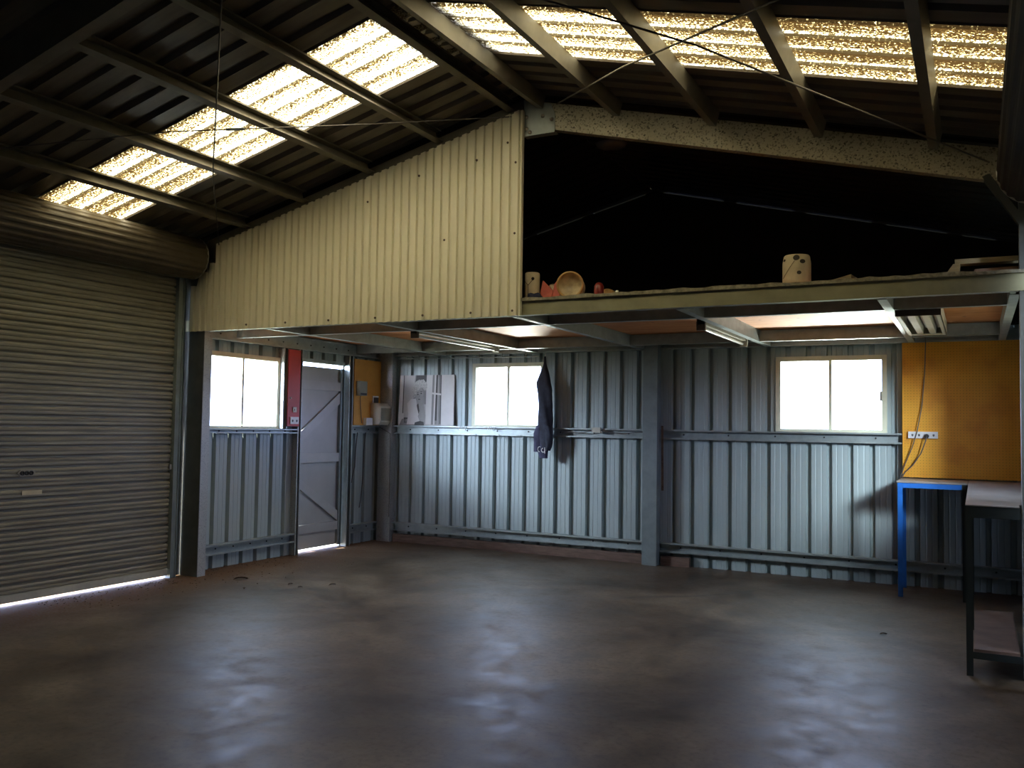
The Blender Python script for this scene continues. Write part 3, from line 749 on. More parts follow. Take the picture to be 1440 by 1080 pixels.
for xx in (x0 + .055, x0 + .14, x0 + .23):
    m = MB(); m.tube([(xx, y0 + .05, z0 + .06), (xx, y1 - .14, z0 + .06)], .013, 8); m.build('tube', M['tube'], t)
for y in (y0 + .3, y1 - .3): MB().box(x0 + .12, x0 + .16, y, y + .03, z1 + .005, 2.346).build('hanger', M['steel'], t)
# glass lamp in the loft
t = thing('dish_lamp', (3.93, -2.35, 3.70), 'smoky glass dish lamp hanging below the rafter in the dark loft', 'lamp')
m = MB(); m.lathe((3.93, -2.35, 3.66), [(0, 0), (.06, .004), (.11, .02), (.135, .045), (.13, .05), (.105, .03), (.06, .014), (0, .01)], 28); m.build('glass_dish', M['glassy'], t)
m = MB(); m.tube([(3.93, -2.35, 3.672), (3.93, -2.35, roofz(3.93) - .001)], .012, 8); m.build('stem', M['dark'], t)

# ================================================================== LOFT CLUTTER
zf = MZ + .004
t = thing('tin', (3.50, -2.9, zf), 'tall cream tin with dark spot beside the partition edge', 'tin')
m = MB(); m.lathe((3.505, -2.9, zf), [(0, 0), (.056, 0), (.058, .01), (.058, .215), (.055, .225), (.05, .228), (0, .226)], 24); m.build('body', M['tin'], t)
for (dx, z, r) in ((.03, .175, .012),):
    m = MB(); m.lathe((3.505 + dx, -2.9 - .053, zf + z), [(0, -.002), (r, -.002), (r, .004)], 12, 'y'); m.build('spot', M['blot'], t)
m = MB(); m.tube([(3.463, -2.945, zf + .16), (3.498, -2.961, zf + .125), (3.498, -2.961, zf + .03)], .002, 5); m.tube([(3.498, -2.961, zf + .125), (3.535, -2.955, zf + .165)], .002, 5); m.build('printed_line', M['blot'], t)
def crumple(c, rx, ry, rz, seed, amp=.25, nu=18, nv=10):
    rd = random.Random(seed); m = MB(); vs = []
    ph = [(rd.uniform(0, 6), rd.randint(2, 5), rd.randint(1, 4)) for _ in range(4)]
    for j in range(nv + 1):
        th = pi * j / nv
        for i in range(nu):
            a = 2 * pi * i / nu
            k = 1 + amp * sum(sin(p + q * a) * sin(r_ * th + p) for p, q, r_ in ph) / 2 + rd.uniform(-.06, .06)
            z = cos(th) * rz * k
            vs.append((c[0] + rx * k * sin(th) * cos(a), c[1] + ry * k * sin(th) * sin(a), max(c[2] + z, zf)))
    fs = [(j * nu + i, j * nu + (i + 1) % nu, (j + 1) * nu + (i + 1) % nu, (j + 1) * nu + i) for j in range(nv) for i in range(nu)]
    return m.add(vs, fs)
t = thing('crumpled_bag', (3.66, -2.88, zf), 'crumpled pale and red bag between the two tins', 'bag')
crumple((3.665, -2.88, zf + .045), .07, .05, .075, 3, .3).build('bag_body', M['bagpale'], t)
m = MB(); m.add([(3.585, -2.945, zf + .02), (3.62, -2.95, zf + .155), (3.70, -2.94, zf + .075), (3.69, -2.95, zf + .02), (3.585, -2.935, zf + .02), (3.62, -2.94, zf + .155), (3.70, -2.93, zf + .075), (3.69, -2.94, zf + .02)],
             [(0, 1, 2, 3), (7, 6, 5, 4), (0, 4, 5, 1), (1, 5, 6, 2), (2, 6, 7, 3), (3, 7, 4, 0)]); m.build('red_flap', M['bagred'], t)
m = MB(); m.add([(3.70, -2.96, zf + .01), (3.72, -2.96, zf + .12), (3.755, -2.955, zf + .16), (3.765, -2.96, zf + .01), (3.70, -2.95, zf + .01), (3.72, -2.95, zf + .12), (3.755, -2.945, zf + .16), (3.765, -2.95, zf + .01)],
             [(0, 1, 2, 3), (7, 6, 5, 4), (0, 4, 5, 1), (1, 5, 6, 2), (2, 6, 7, 3), (3, 7, 4, 0)]); m.build('red_band', M['bagred'], t)
t = thing('tin', (3.86, -2.9, zf), 'cream tin lying on its side, open end forward', 'tin')
ca = .30
def lie(m): 
    mt = Matrix.Translation((3.858, -2.98, zf + .103)) @ Matrix.Rotation(ca, 4, 'Z')
    m.v = [tuple(mt @ Vector(v)) for v in m.v]; return m
m = MB(); m.lathe((0, 0, 0), [(.094, .006), (.098, .004), (.098, .18), (.09, .186), (0, .186)], 28, 'y'); lie(m).build('body', M['tin'], t)
m = MB(); m.lathe((0, 0, 0), [(.086, .01), (.086, -.004), (.103, -.004), (.103, .014), (.098, .014)], 28, 'y'); lie(m).build('rim', M['tanrim'], t)
m = MB(); m.lathe((0, 0, 0), [(.086, .0), (.080, .035), (0, .04)], 28, 'y'); lie(m).build('inside', M['tinin'], t)
t = tag(MB().lathe((4.05, -2.72, zf + .052), [(0, 0), (.05, 0), (.052, .14), (0, .14)], 20, 'y').build('tin', M['tanrim']), 'small tan tin lying behind the open tin', 'tin')
tag(MB().lathe((4.07, -2.93, zf), [(.036, 0), (.038, .03), (.036, .085), (.024, .11), (.012, .115), (0, .115)], 16).build('bottle', M['redplastic']), 'small dull red bottle on the loft edge', 'bottle')
tag(MB().lathe((4.22, -2.95, zf), [(.013, 0), (.013, .03), (.009, .045), (0, .045)], 12).build('white_stopper', M['white']), 'tiny white stopper on the loft right of the red bottle', 'stopper')
tag(crumple((3.585, -3.03, zf + .012), .07, .035, .03, 9, .3).build('rag', M['bluecloth']), 'dark blue rag at the foot of the tall tin', 'rag')
t = thing('bucket', (5.48, -2.9, zf), 'cream bucket with brown blots standing alone on the loft', 'bucket')
m = MB(); m.lathe((5.48, -2.9, zf), [(0, 0), (.088, 0), (.092, .01), (.092, .16), (.084, .205), (.078, .212), (0, .214)], 30); m.build('body', M['tin'], t)
for (dx, z, r) in ((.012, .185, .021), (.05, .16, .016), (.03, .085, .014), (-.07, .175, .010)):
    yy = -math.sqrt(max(.092 ** 2 - dx ** 2, 0)); 
    m = MB(); vs = []
    for k in range(14):
        a = 2 * pi * k / 14; xx = dx + r * cos(a); zz = z + r * .9 * sin(a); rr = .094 if zz < .16 else .094 - (zz - .16) * .18
        vs.append((5.48 + xx, -2.9 - math.sqrt(max(rr ** 2 - xx ** 2, 1e-5)) - .001, zf + zz))
    m.add(vs, [tuple(range(14))]); m.build('blot', M['blot'], t)
m = MB(); 
pts = []
for k in range(7):
    xx = -.078 + .08 * k / 6; zz = .055 + .11 * k / 6; pts.append((5.48 + xx, -2.9 - math.sqrt(.095 ** 2 - xx ** 2), zf + zz))
m.tube(pts, .0015, 5); m.build('drip', M['blot'], t)
m = MB(); m.hexa([(5.62, -2.95, zf), (5.83, -2.93, zf + .0), (5.85, -2.7, zf), (5.62, -2.72, zf), (5.62, -2.95, zf + .004), (5.825, -2.93, zf + .062), (5.85, -2.7, zf + .062), (5.62, -2.72, zf + .004)])
tag(m.build('board_offcut', M['plank']), 'thin wedge-shaped board offcut right of the bucket', 'offcut')
m = MB(); m.hexa([(6.43, -2.98, zf + .075), (7.0, -2.92, zf + .085), (7.0, -2.82, zf + .085), (6.43, -2.88, zf + .075), (6.43, -2.98, zf + .105), (7.0, -2.92, zf + .115), (7.0, -2.82, zf + .115), (6.43, -2.88, zf + .105)])
tag(m.build('plank', M['plank']), 'upper timber plank resting on blocks at loft right', 'plank', 'planks on the loft')
m = MB(); m.hexa([(6.52, -3.0, zf), (7.0, -3.0, zf), (7.0, -2.88, zf), (6.52, -2.88, zf), (6.54, -3.0, zf + .035), (7.0, -3.0, zf + .04), (7.0, -2.88, zf + .04), (6.54, -2.88, zf + .035)])
tag(m.build('plank', M['timber']), 'lower timber plank lying on the loft boards at right', 'plank', 'planks on the loft')
m = MB(); m.hexa([(6.37, -2.99, zf), (6.45, -2.99, zf), (6.45, -2.87, zf), (6.37, -2.87, zf), (6.42, -2.99, zf + .075), (6.46, -2.99, zf + .075), (6.46, -2.87, zf + .075), (6.42, -2.87, zf + .075)])
tag(m.build('timber_block', M['plank']), 'small timber block under the raised plank end', 'block')

# ================================================================== LEFT WALL FITTINGS
m = MB(); m.box(.0785, .0905, -1.775, -1.588, 1.375, 2.19)
rb = tag(m.build('red_panel', M['red']), 'tall narrow red board between window and access door', 'panel')
t = thing('light_switch', (.0905, -1.68, 1.525), 'small cream light switch on the red board', 'switch')
pl = MB().box(.0905, .10, -1.70, -1.645, 1.525, 1.58).build('plate', M['cream'], t)
MB().box(.10, .108, -1.68, -1.668, 1.542, 1.562).build('rocker', M['white'], pl)
t = thing('power_socket', (.0905, -1.66, 1.4), 'white twin power socket at the foot of the red board', 'socket')
pl = MB().box(.0905, .102, -1.735, -1.61, 1.40, 1.475).build('plate', M['white'], t)
for y in (-1.705, -1.64):
    MB().prism([(-.012, .0), (-.004, .012), (.0, .006), (.004, .012), (.012, 0), (.004, -.016), (-.004, -.016)], lambda u, v, w: (w, y + u, 1.435 + v), .102, .104).build('socket_slots', M['dark'], pl)
tag(MB().lathe((.0905, -1.735, 1.675), [(.011, 0), (.011, .006), (0, .008)], 12, 'x').build('wall_plug_cap', M['white']), 'tiny white round cap on the red board', 'cap')
m = MB(); m.box(.074, .086, -.64, -.12, 1.398, 2.175)
tag(m.build('ochre_board', M['yellow']), 'ochre painted board between access door and corner column', 'panel')
t = thing('control_box', (.1, -.53, 1.742), 'grey-green control box on the ochre board', 'control box')
cs = MB().box(.086, .14, -.60, -.46, 1.745, 1.915).build('case', M['greyplastic'], t)
MB().box(.14, .145, -.585, -.475, 1.752, 1.775).build('dark_buttons', M['dark'], cs)
MB().tube([(.105, -.53, 1.745), (.10, -.54, 1.735), (.10, -.53, 1.6), (.10, -.50, 1.42)], .004, 6).build('cable', M['cable'], t)
tag(MB().box(.086, .135, -.455, -.335, 1.400, 1.485).build('junction_box', M['white']), 'small white junction box left of the meter box', 'junction box')
t = thing('meter_box', (.12, -.2, 1.4), 'cream switchboard box with grey door by the corner column', 'switchboard')
m = MB(); m.prism([(.087, 1.405), (.20, 1.405), (.235, 1.44), (.235, 1.62), (.19, 1.665), (.087, 1.665)], Y_, -.315, -.115); m.build('case', M['cream'], t)
m = MB(); m.box(.235, .241, -.305, -.125, 1.455, 1.605); m.build('door', M['greyplastic'], t)
t = thing('notice_card', (.088, -.24, 1.67), 'small dark card with white top edge above the meter box', 'card')
MB().box(.087, .091, -.285, -.165, 1.668, 1.75).build('card', M['dark'], t)
MB().box(.091, .093, -.285, -.165, 1.735, 1.752).build('white_edge', M['white'], t)
MB().box(.091, .093, -.285, -.268, 1.668, 1.735).build('white_side', M['white'], t)
for y, z0_, lab in ((-.56, .72, 'dark cable hanging below the ochre board near the door'), (-.40, .42, 'longer dark cable looping down below the ochre board')):
    pts = [(.085, y, 1.31), (.05, y + .02, 1.1), (.035, y + .03, (1.1 + z0_) / 2), (.03, y + .005, z0_ + .1), (.03, y - .02, z0_)]
    rod('hanging_cable', pts, .006, M['cable'], lab, 'cable', 'cables below the ochre board')
tag(MB().tube([(.055, -.115 + .0, 1.39), (.243, -.119, 1.30), (.246, -.119, .9), (.246, -.119, .3)], .004, 6).build('conduit', M['cable']), 'thin conduit on the corner column', 'conduit')

# ================================================================== BACK WALL FITTINGS
# canvas print, leaning on the girt
t = thing('canvas_print', (.70, -.05, 1.404), 'black-and-white print of a woman resting cheek on hand', 'picture')
PXA, PXB, PZA, PZB = .305, 1.09, 1.404, 2.01
def pp(u, v, d=0.):     # u,v in 0..1 on the print; leaning plane
    return (PXA + (PXB - PXA) * u, -.050 + .026 * v - d, PZA + (PZB - PZA) * v)
def slab(poly, d0, d1):
    m = MB(); n = len(poly)
    vs = [pp(u, v, d0) for u, v in poly] + [pp(u, v, d1) for u, v in poly]
    m.add(vs, [tuple(range(n)), tuple(range(2 * n - 1, n - 1, -1))] + [(i, (i + 1) % n, (i + 1) % n + n, i + n) for i in range(n)])
    return m
slab([(0, 0), (1, 0), (.985, 1), (0, 1)], -.014, 0).build('canvas', M['canvas'], t)
art = MB()
def area(poly, mi, d):
    art.cur = mi; n = len(poly); art.add([pp(u, v, d) for u, v in poly], [tuple(range(n))])
def ell(cu, cv, ru, rv, n=22, j=0., seed=1):
    rd = random.Random(seed); return [(cu + ru * (1 + rd.uniform(-j, j)) * cos(2 * pi * k / n), cv + rv * (1 + rd.uniform(-j, j)) * sin(2 * pi * k / n)) for k in range(n)]
# mats: 0 white 1 mid grey 2 dark 3 hair 4 skin
area([(0.0, 0), (.07, 0), (.075, .999), (0.0, .999)], 0, .0006)
area([(.07, .14), (.085, .14), (.085, .999), (.07, .999)], 2, .0008)
area([(.26, .42), (.50, .42), (.50, .999), (.28, .999)], 1, .0006)
area([(.29, .80), (.49, .80), (.49, .999), (.30, .999)], 2, .0008)
area([(.50, .02), (.60, .02), (.60, .999), (.49, .999)], 0, .0010)
area([(.60, .02), (.71, .02), (.70, .999), (.60, .999)], 1, .0008)
area([(.665, .1), (.70, .1), (.69, .999), (.66, .999)], 2, .0010)
area([(.64, .02), (.665, .02), (.665, .999), (.635, .999)], 0, .0012)
area([(.72, .02), (.80, .02), (.785, .999), (.71, .999)], 1, .0008)
area([(.755, .04), (.77, .04), (.755, .999), (.74, .999)], 2, .0010)
area([(.78, .0), (1.0, .0), (.985, .999), (.76, .999)], 0, .0011)
area([(.60, .62), (.76, .60), (.76, .63), (.60, .655)], 0, .0014)
area([(0.02, 0), (.30, 0), (.30, .15), (.08, .16)], 1, .0010)
area([(.0, .13), (.10, .13), (.10, .24), (.0, .24)], 0, .0012)
area([(.10, .12), (.22, .14), (.22, .16), (.10, .15)], 2, .0014); area([(.11, .05), (.125, .05), (.135, .16), (.12, .16)], 2, .0014); area([(.11, .05), (.22, .07), (.22, .085), (.11, .065)], 2, .0014)
area([(.16, .02), (.44, .02), (.48, .22), (.46, .45), (.40, .52), (.34, .54), (.22, .52), (.155, .44), (.18, .22)], 0, .0016)     # white blouse
area([(.32, .50), (.42, .50), (.42, .30), (.38, .20), (.335, .36)], 4, .0018)                                               # neck and chest
area([(.33, .40), (.36, .44), (.395, .23), (.375, .21)], 2, .0020)
area(ell(.372, .60, .075, .145, 24), 4, .0022)                                                                             # face
area([(.42, .02), (.50, .02), (.50, .20), (.47, .40), (.455, .56), (.435, .60), (.42, .52), (.415, .40), (.36, .18)], 4, .0024)  # forearm and hand
area([(.30, .0), (.48, .0), (.47, .07), (.40, .09), (.31, .06)], 2, .0026)                                                    # dark sleeve cuff at desk
for k, (cu, cv, ru, rv) in enumerate(((.285, .70, .045, .09), (.31, .79, .055, .08), (.36, .84, .06, .07), (.42, .84, .055, .075), (.47, .78, .04, .09), (.275, .62, .03, .07), (.33, .74, .045, .06), (.40, .79, .05, .05))):
    area(ell(cu, cv, ru, rv, 16, .14, k), 3, .0025 + k * .0001)
for (cu, cv, ru, rv) in ((.345, .615, .014, .013), (.405, .635, .014, .013), (.372, .52, .019, .010)): area(ell(cu, cv, ru, rv, 10), 2, .0030)
area([(.325, .645), (.36, .652), (.36, .660), (.325, .655)], 2, .0030); area([(.388, .668), (.425, .672), (.425, .681), (.388, .678)], 2, .0030)
area([(.368, .56), (.382, .565), (.378, .61), (.372, .61)], 1, .0030)
for u in (.44, .455, .47): area([(u, .42), (u + .004, .42), (u - .006, .58), (u - .010, .58)], 1, .0030)
art.build('picture_face', [M['p_white'], M['p_grey'], M['p_dark'], M['p_hair'], M['p_skin']], t)

# rail with small hooks under the ledger
t = thing('hook_rail', (1.2, -.11, 2.19), 'thin rail with hooks along the top of back wall', 'rail')
MB().tube([(.33, -.098, 2.205), (.9, -.10, 2.200), (2.22, -.098, 2.195)], .006, 6).build('rail_bar', M['steel'], t)
for x in (.42, .52, .62, .75, 1.05, 1.45, 1.75, 2.05):
    MB().box(x - .004, x + .004, -.105, -.088, 2.19, 2.24).build('clip', M['steel'], t)
# S hooks and wire clips on the mid girt
for k, x in enumerate((1.427, 1.725, 2.006)):
    pts = [(x + .022 * sin(a) + .0, -.079, 1.285 - .022 * cos(a) + .0) for a in [radians(q) for q in range(-60, 200, 26)]]
    pts = [(x - .012, -.079, 1.320)] + pts
    rod('wall_hook', pts, .0035, M['steel'], ('wire hook under the girt, nearest the poster', 'wire hook under the girt below the window middle', 'wire hook under the girt, nearest the overalls')[k], 'hook', 'wire hooks under the girt')
for k, x in enumerate((1.235, 1.612)):
    pts = [(x - .05 + .014 * i, -.0795, 1.375 + (.02 if i % 2 else -.016) + .008 * (i % 3)) for i in range(8)]
    rod('wire_clip', pts, .004, M['white'], ('white wire clip on the girt right of the poster', 'white wire clip on the girt under the window')[k], 'clip', 'white wire clips on the girt')
t = thing('junction_box', (2.91, -.085, 1.372), 'cream junction box on the girt left of middle post', 'junction box')
MB().box(2.865, 2.96, -.105, -.0762, 1.357, 1.412).build('case', M['cream'], t)
MB().tube([(2.96, -.09, 1.38), (3.08, -.082, 1.36), (3.2, -.082, 1.35), (3.44, -.082, 1.37)], .005, 6).build('cable', M['cable'], t)
MB().tube([(2.865, -.09, 1.38), (2.75, -.082, 1.352), (2.62, -.082, 1.36), (2.5, -.082, 1.35)], .005, 6).build('cable', M['cable'], t)
m = MB(); m.hexa([(3.645, -.105, .77), (3.668, -.105, .77), (3.668, -.10, .77), (3.645, -.10, .77), (3.632, -.085, 1.44), (3.655, -.085, 1.44), (3.655, -.08, 1.44), (3.632, -.08, 1.44)])
tag(m.build('flat_bar', M['rust']), 'rusty flat bar hanging on the right of middle post', 'bar')

# overalls hanging from the ledger
t = thing('overalls', (2.37, -.16, 1.06), 'dark navy work overalls hanging beside the back window', 'overalls')
def garment(rings, n=20, seed=2, amp=.10):
    rd = random.Random(seed); m = MB(); vs = []
    ph = [(rd.uniform(0, 6), rd.randint(3, 6), rd.uniform(8, 18)) for _ in range(3)]
    for (x, y, z, rx, ry) in rings:
        for k in range(n):
            a = 2 * pi * k / n
            q = 1 + amp * sum(sin(p + f_ * a + g_ * z) for p, f_, g_ in ph) / 1.5
            vs.append((x + rx * q * cos(a), y + ry * q * sin(a), z))
    fs = [(j * n + i, j * n + (i + 1) % n, (j + 1) * n + (i + 1) % n, (j + 1) * n + i) for j in range(len(rings) - 1) for i in range(n)]
    m.add(vs, fs, True); m.add(vs[:n], [tuple(range(n))]); m.add(vs[-n:], [tuple(range(n))])
    return m
def interp(keys, n):
    out = []
    for i in range(n + 1):
        f_ = i / n * (len(keys) - 1); k = min(int(f_), len(keys) - 2); q = f_ - k
        out.append(tuple(a + (c - a) * q for a, c in zip(keys[k], keys[k + 1])))
    return out
body = interp([(2.305, -.125, 2.19, .010, .010), (2.305, -.125, 2.10, .018, .016), (2.305, -.13, 2.02, .045, .03), (2.300, -.14, 1.90, .082, .045), (2.325, -.15, 1.80, .088, .052), (2.325, -.15, 1.62, .078, .05),
               (2.325, -.155, 1.42, .088, .052), (2.32, -.155, 1.34, .098, .054), (2.335, -.155, 1.24, .080, .05), (2.335, -.155, 1.19, .07, .045)], 30)
garment(body, 22, 2, .10).build('body', M['cloth'], t)
garment(interp([(2.27, -.165, 1.42, .03, .04), (2.255, -.17, 1.34, .052, .045), (2.252, -.17, 1.22, .050, .042), (2.25, -.17, 1.135, .045, .036)], 10), 14, 5, .08).build('sleeve', M['cloth2'], t)
garment(interp([(2.375, -.17, 1.42, .03, .04), (2.392, -.175, 1.32, .042, .042), (2.388, -.175, 1.20, .036, .036), (2.375, -.175, 1.15, .026, .03)], 10), 14, 6, .08).build('sleeve', M['cloth'], t)
garment(interp([(2.315, -.16, 1.26, .055, .04), (2.31, -.16, 1.15, .058, .04), (2.318, -.16, 1.065, .045, .032)], 8), 16, 8, .05).build('leg_cuff', M['cloth2'], t)
m = MB(); m.tube([(2.29 + .020 * cos(a), -.205, 1.165 + .028 * sin(a)) for a in [radians(q) for q in range(60, 300, 24)]], .004, 6)
m.tube([(2.335 + .020 * cos(a), -.206, 1.155 + .022 * sin(a)) for a in [radians(q) for q in range(100, 330, 22)]], .004, 6); m.tube([(2.354, -.206, 1.185), (2.356, -.206, 1.12)], .004, 6)
m.build('white_print', M['white'], t)
MB().tube([(2.305, -.125, 2.18), (2.305, -.112, 2.215), (2.305, -.098, 2.24)], .004, 6).build('hanging_loop', M['white'], t)

# pegboard and power strip
m = MB(); m.box(5.935, 6.885, -.075, -.06, 1.0, 2.236)
tag(m.build('pegboard', M['peg']), 'large yellow pegboard above the workbench', 'pegboard')
t = thing('power_strip', (6.11, -.09, 1.36), 'white four-gang power outlet on the yellow pegboard', 'power outlet')
cs = MB().box(5.985, 6.23, -.105, -.075, 1.357, 1.418).build('case', M['white'], t)
for x in (6.02, 6.075, 6.135, 6.195):
    MB().prism([(-.010, 0), (-.003, .010), (0, .005), (.003, .010), (.010, 0), (.003, -.014), (-.003, -.014)], lambda u, v, w: (x + u, w, 1.388 + v), -.106, -.105).build('outlet_slots', M['cable'], cs)
t = thing('plugged_lead', (6.14, -.1, 1.0), 'grey lead with round plug in the power outlet', 'lead')
MB().lathe((6.138, -.106, 1.378), [(.019, 0), (.021, -.012), (.016, -.035), (0, -.037)], 18, 'y').build('plug', M['dark'], t)
MB().tube([(6.138, -.14, 1.372), (6.13, -.145, 1.33), (6.09, -.12, 1.22), (6.02, -.10, 1.11), (5.955, -.085, 1.045), (5.93, -.08, 1.0)], .005, 8).build('flex', M['cable'], t)
rod('hanging_lead', [(6.135, -.30, 2.345), (6.135, -.13, 2.225), (6.125, -.10, 1.95), (6.10, -.10, 1.65), (6.06, -.115, 1.42), (6.02, -.11, 1.28), (5.96, -.095, 1.13), (5.915, -.085, 1.0)], .0045, M['cable'], 'long grey lead running down past the power outlet', 'lead')

# ================================================================== WORKBENCHES
ZB = .99
t = thing('workbench', (6.2, -.33, 0), 'blue steel framed workbench under the yellow pegboard', 'workbench')
m = MB(); m.box(5.922, 6.472, -.632, -.012, ZB - .014, ZB); m.build('bench_top', M['benchtop'], t)
m = MB(); m.prism([(-.625, ZB - .058), (-.595, ZB - .058), (-.595, ZB - .053), (-.620, ZB - .053), (-.620, ZB - .014), (-.625, ZB - .014)], X_, 5.9705, 6.427); m.build('front_rail', M['blue'], t)
m = MB(); m.box(5.93, 5.935, -.584, -.126, ZB - .058, ZB - .014); m.build('side_rail', M['blue'], t)
def leg(x, y, sx, sy, matl, par, z1, w=.04):
    m = MB(); m.prism([(x, y), (x + sx * w, y), (x + sx * w, y + sy * .005), (x + sx * .005, y + sy * .005), (x + sx * .005, y + sy * w), (x, y + sy * w)], Z_, 0, z1)
    return m.build('leg', matl, par)
leg(5.93, -.625, 1, 1, M['blue'], t, ZB - .014); leg(5.93, -.125, 1, 1, M['blue'], t, ZB - .014, .035)
leg(6.468, -.625, -1, 1, M['green'], t, ZB - .014); leg(6.468, -.125, -1, 1, M['green'], t, ZB - .014, .035)
t = thing('workbench', (6.74, -1.6, 0), 'dark green framed return bench with grey steel top', 'workbench')
m = MB(); xa, xb, y0, y1 = 6.476, 6.985, -3.135, -.012
m.prism([(xa, y0), (6.755, y0), (6.755, -P + .125), (xb, -P + .125), (xb, -.12), (6.80, -.12), (6.80, y1), (xa, y1)], Z_, ZB - .006, ZB); m.build('bench_top', M['benchsteel'], t)
m = MB(); m.box(xa + .037, 6.755, y0 + .004, y0 + .010, ZB - .075, ZB - .006); m.build('front_rail', M['green'], t)
m = MB(); m.box(xa + .006, xa + .012, y0 + .040, y1, ZB - .06, ZB - .006); m.build('side_rail', M['green'], t)
leg(xa, y0 + .003, 1, 1, M['green'], t, ZB - .006, .036)
leg(xa, -1.75, 1, 1, M['green'], t, ZB - .006, .036); leg(xb, -1.75, -1, 1, M['green'], t, ZB - .006, .036)
leg(xa, -.16, 1, 1, M['green'], t, ZB - .006, .036)
m = MB(); m.box(xa + .005, 6.766, y0 + .008, y0 + .013, .100, .140); m.build('lower_rail', M['green'], t)
m = MB(); m.box(xa + .04, 6.75, y0 + .012, -1.80, .140, .156); m.build('lower_shelf', M['shelf'], t)

# ================================================================== FLOOR LITTER
def leaf(x, y, s, a, label):
    m = MB(); n = 5; top = []; bot = []
    for i in range(n + 1):
        u = i / n; w = sin(pi * u) * .35 + .04; z = .003 + .10 * s * sin(pi * u * .9)
        for sd in (-1, 0, 1):
            px = (u - .5) * s; py = sd * w * s * .5; zz = z + (.07 * s if sd else 0)
            top.append((x + px * cos(a) - py * sin(a), y + px * sin(a) + py * cos(a), zz if i not in (0,) else .001))
    fs = [(i * 3 + k, i * 3 + k + 1, i * 3 + k + 4, i * 3 + k + 3) for i in range(n) for k in (0, 1)]
    low = [(p[0], p[1], max(p[2] - .002, 0)) for p in top]
    m.add(top, fs); m.add(low, [f_[::-1] for f_ in fs])
    return tag(m.build('dry_leaf', M['leaf']), label, 'leaf', 'dry leaves on the floor')
leaf(.67, -2.987, .13, .6, 'long dry leaf on floor before the left window wall')
leaf(1.21, -2.943, .06, 1.6, 'dry leaf on floor in front of the access door stud')
leaf(1.537, -2.776, .07, 1.2, 'upright dark leaf standing on floor, farthest from the wall')
leaf(1.373, -3.002, .045, .3, 'small dry leaf between two other leaves on the floor')
leaf(1.02, -3.30, .05, 2.3, 'dry leaf on floor nearest the camera side of the dirt')
leaf(.36, -3.45, .05, .9, 'dry leaf on the dirt below the roller door corner')
leaf(5.95, -2.25, .05, .4, 'dark leaf scrap on floor in front of the workbench')
m = MB(); rd = random.Random(11)
for i in range(420):
    q = rd.random(); y = -4.6 + 3.1 * rd.random(); x = .03 + .95 * q * q * (1.0 if y > -3.1 else .75)
    if x < .14 and y < -3.2: x += .12
    r = rd.uniform(.003, .011); a = rd.uniform(0, 6.28)
    p = [(x + r * cos(a + k * 2.1) * rd.uniform(.6, 1.2), y + r * sin(a + k * 2.1) * rd.uniform(.6, 1.2), 0) for k in range(3)]
    m.add(p + [(x, y, r * rd.uniform(.35, .8))], [(0, 1, 3), (1, 2, 3), (2, 0, 3), (2, 1, 0)])
tag(m.build('leaf_litter', M['leaf']), 'scatter of dirt crumbs and leaf bits along the left wall', 'litter', kind='stuff')
# ================================================================== CAMERA
yaw, pit, rol = radians(27.50137), radians(2.741074), radians(.874848)
F = Vector((-sin(yaw) * cos(pit), cos(yaw) * cos(pit), sin(pit)))
R0 = Vector((cos(yaw), sin(yaw), 0)); U0 = R0.cross(F)
R = R0 * cos(rol) + U0 * sin(rol); U = -R0 * sin(rol) + U0 * cos(rol)
cd = bpy.data.cameras.new('camera'); co = bpy.data.objects.new('camera', cd); COL.objects.link(co)
co.matrix_world = Matrix(((R.x, U.x, -F.x, 6.53667), (R.y, U.y, -F.y, -9.03747), (R.z, U.z, -F.z, 1.406396), (0, 0, 0, 1)))
cd.sensor_width = 36; cd.lens = 1254.1 * 36 / 1440; cd.clip_start = .02
S.camera = co

# ================================================================== LIGHT
SKYSTR, GRDSTR = 19., 3.2
w = bpy.data.worlds.new('daylight'); S.world = w; w.use_nodes = True; t = w.node_tree; t.nodes.clear()
o = t.nodes.new('ShaderNodeOutputWorld'); bg = t.nodes.new('ShaderNodeBackground'); t.links.new(bg.outputs[0], o.inputs[0])
tc = t.nodes.new('ShaderNodeTexCoord'); sp = t.nodes.new('ShaderNodeSeparateXYZ'); t.links.new(tc.outputs['Generated'], sp.inputs[0])
mr = t.nodes.new('ShaderNodeMapRange'); mr.inputs[1].default_value = -.04; mr.inputs[2].default_value = .06; t.links.new(sp.outputs[2], mr.inputs[0])
mx = t.nodes.new('ShaderNodeMix'); mx.data_type = 'RGBA'; t.links.new(mr.outputs[0], mx.inputs[0])
mz = t.nodes.new('ShaderNodeMapRange'); mz.inputs[1].default_value = .22; mz.inputs[2].default_value = .65; t.links.new(sp.outputs[2], mz.inputs[0])
ms = t.nodes.new('ShaderNodeMix'); ms.data_type = 'RGBA'; t.links.new(mz.outputs[0], ms.inputs[0])
ms.inputs[6].default_value = (.50 * SKYSTR, .60 * SKYSTR, 1.0 * SKYSTR, 1); ms.inputs[7].default_value = (.68 * SKYSTR, .84 * SKYSTR, 1.0 * SKYSTR, 1)
t.links.new(ms.outputs[2], mx.inputs[7])
mx.inputs[6].default_value = (.66 * GRDSTR, .66 * GRDSTR, .42 * GRDSTR, 1)
t.links.new(mx.outputs[2], bg.inputs[0])
def lamp(name, typ, loc, target, **kw):
    l = bpy.data.lights.new(name, typ); ob = bpy.data.objects.new(name, l); COL.objects.link(ob); ob.location = loc
    ob.rotation_euler = (Vector(target) - Vector(loc)).to_track_quat('-Z', 'Y').to_euler()
    for k, v in kw.items():
        if k == 'portal': l.cycles.is_portal = v
        else: setattr(l, k, v)
    return ob
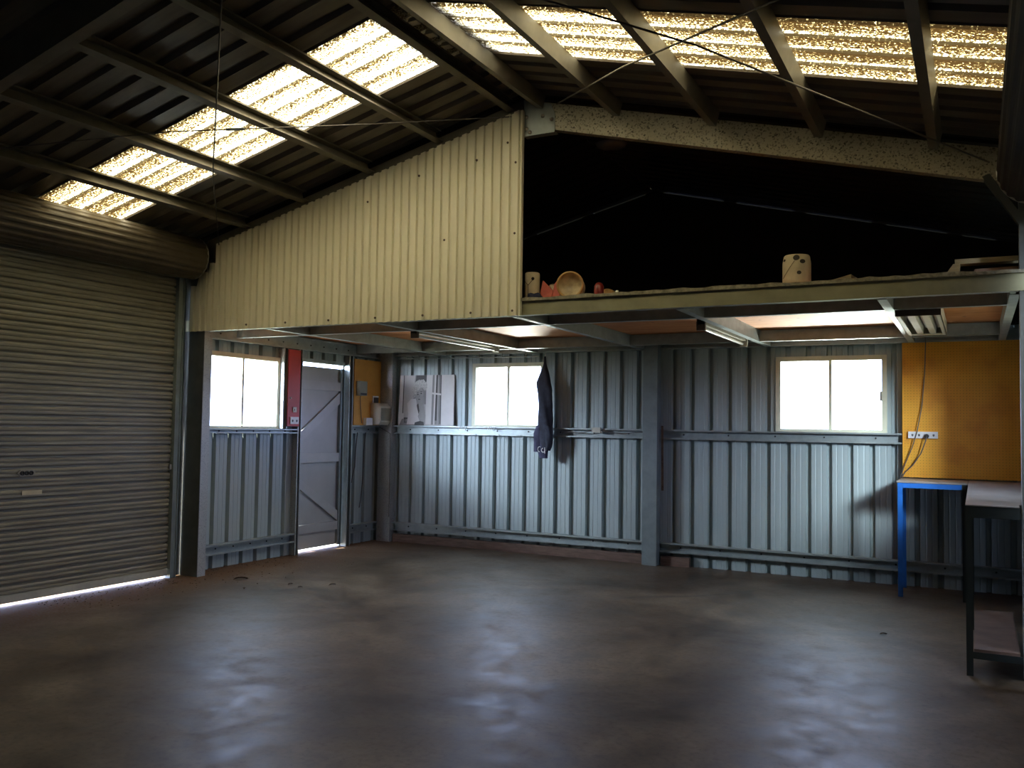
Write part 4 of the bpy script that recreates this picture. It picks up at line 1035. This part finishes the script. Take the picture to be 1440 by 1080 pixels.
def portal(name, c, tgt, sx, sy): lamp(name, 'AREA', c, tgt, shape='RECTANGLE', size=sx, size_y=sy, portal=True)
for (nm, axis, (a0, a1, z0, z1), face, s) in (('daylight_portal', 'y', WIN_L, -.06, 1), ('daylight_portal', 'x', WIN_1, .06, -1), ('daylight_portal', 'x', WIN_2, .06, -1), ('daylight_portal', 'y', WIN_R, W + .06, -1)):
    um, zm = (a0 + a1) / 2, (z0 + z1) / 2
    if axis == 'x': portal(nm, (um, face, zm), (um, face + s, zm), a1 - a0, z1 - z0)
    else: portal(nm, (face, um, zm), (face + s, um, zm), a1 - a0, z1 - z0)
BL_ = lambda *a, **k: lamp('bounced_daylight', 'AREA', *a, **k)  # area lamps added outside the windows, standing in for bounced and sky light
BL_((5.30, 1.95, .72), (5.30, -1.1, 2.345), shape='RECTANGLE', size=.45, size_y=.3, energy=46., color=(.97, 1., .90), spread=radians(70))
BL_((1.15, 1.95, .75), (2.55, -1.35, 2.345), shape='RECTANGLE', size=.6, size_y=.4, energy=32., color=(.97, 1., .90), spread=radians(70))
BL_((-1.9, -2.3, .72), (1.3, -2.1, 2.3), shape='RECTANGLE', size=.8, size_y=.5, energy=22., color=(.97, 1., .92), spread=radians(80))
BL_((8.40, -3.81, 2.38), (5.5, 0, .75), shape='RECTANGLE', size=.8, size_y=.6, energy=72., color=(.82, .93, 1.), spread=radians(70))
BL_((-1.5, -3.75, 2.25), (2.3, 0, 1.0), shape='RECTANGLE', size=.9, size_y=.6, energy=64., color=(.78, .88, 1.), spread=radians(80))
BL_((-.95, -4.6, 2.15), (1.0, 0, 1.2), shape='RECTANGLE', size=1.1, size_y=.6, energy=105., color=(.68, .80, 1.), spread=radians(80))
sd = Vector((-.08, -.36, .92)).normalized()
lamp('sun', 'SUN', sd * 20, (0, 0, 0), energy=46., color=(1., .95, .80), angle=radians(.6))

S.view_settings.view_transform = 'Standard'; S.view_settings.look = 'None'
S.view_settings.exposure = 0; S.view_settings.gamma = 1; S.view_settings.use_curve_mapping = False
S.cycles.use_denoising = True
try: S.cycles.denoiser = 'OPENIMAGEDENOISE'
except Exception: pass
S.cycles.max_bounces = 10; S.cycles.diffuse_bounces = 6; S.cycles.glossy_bounces = 4; S.cycles.transparent_max_bounces = 12
S.cycles.sample_clamp_indirect = 12; S.cycles.caustics_reflective = False; S.cycles.caustics_refractive = False
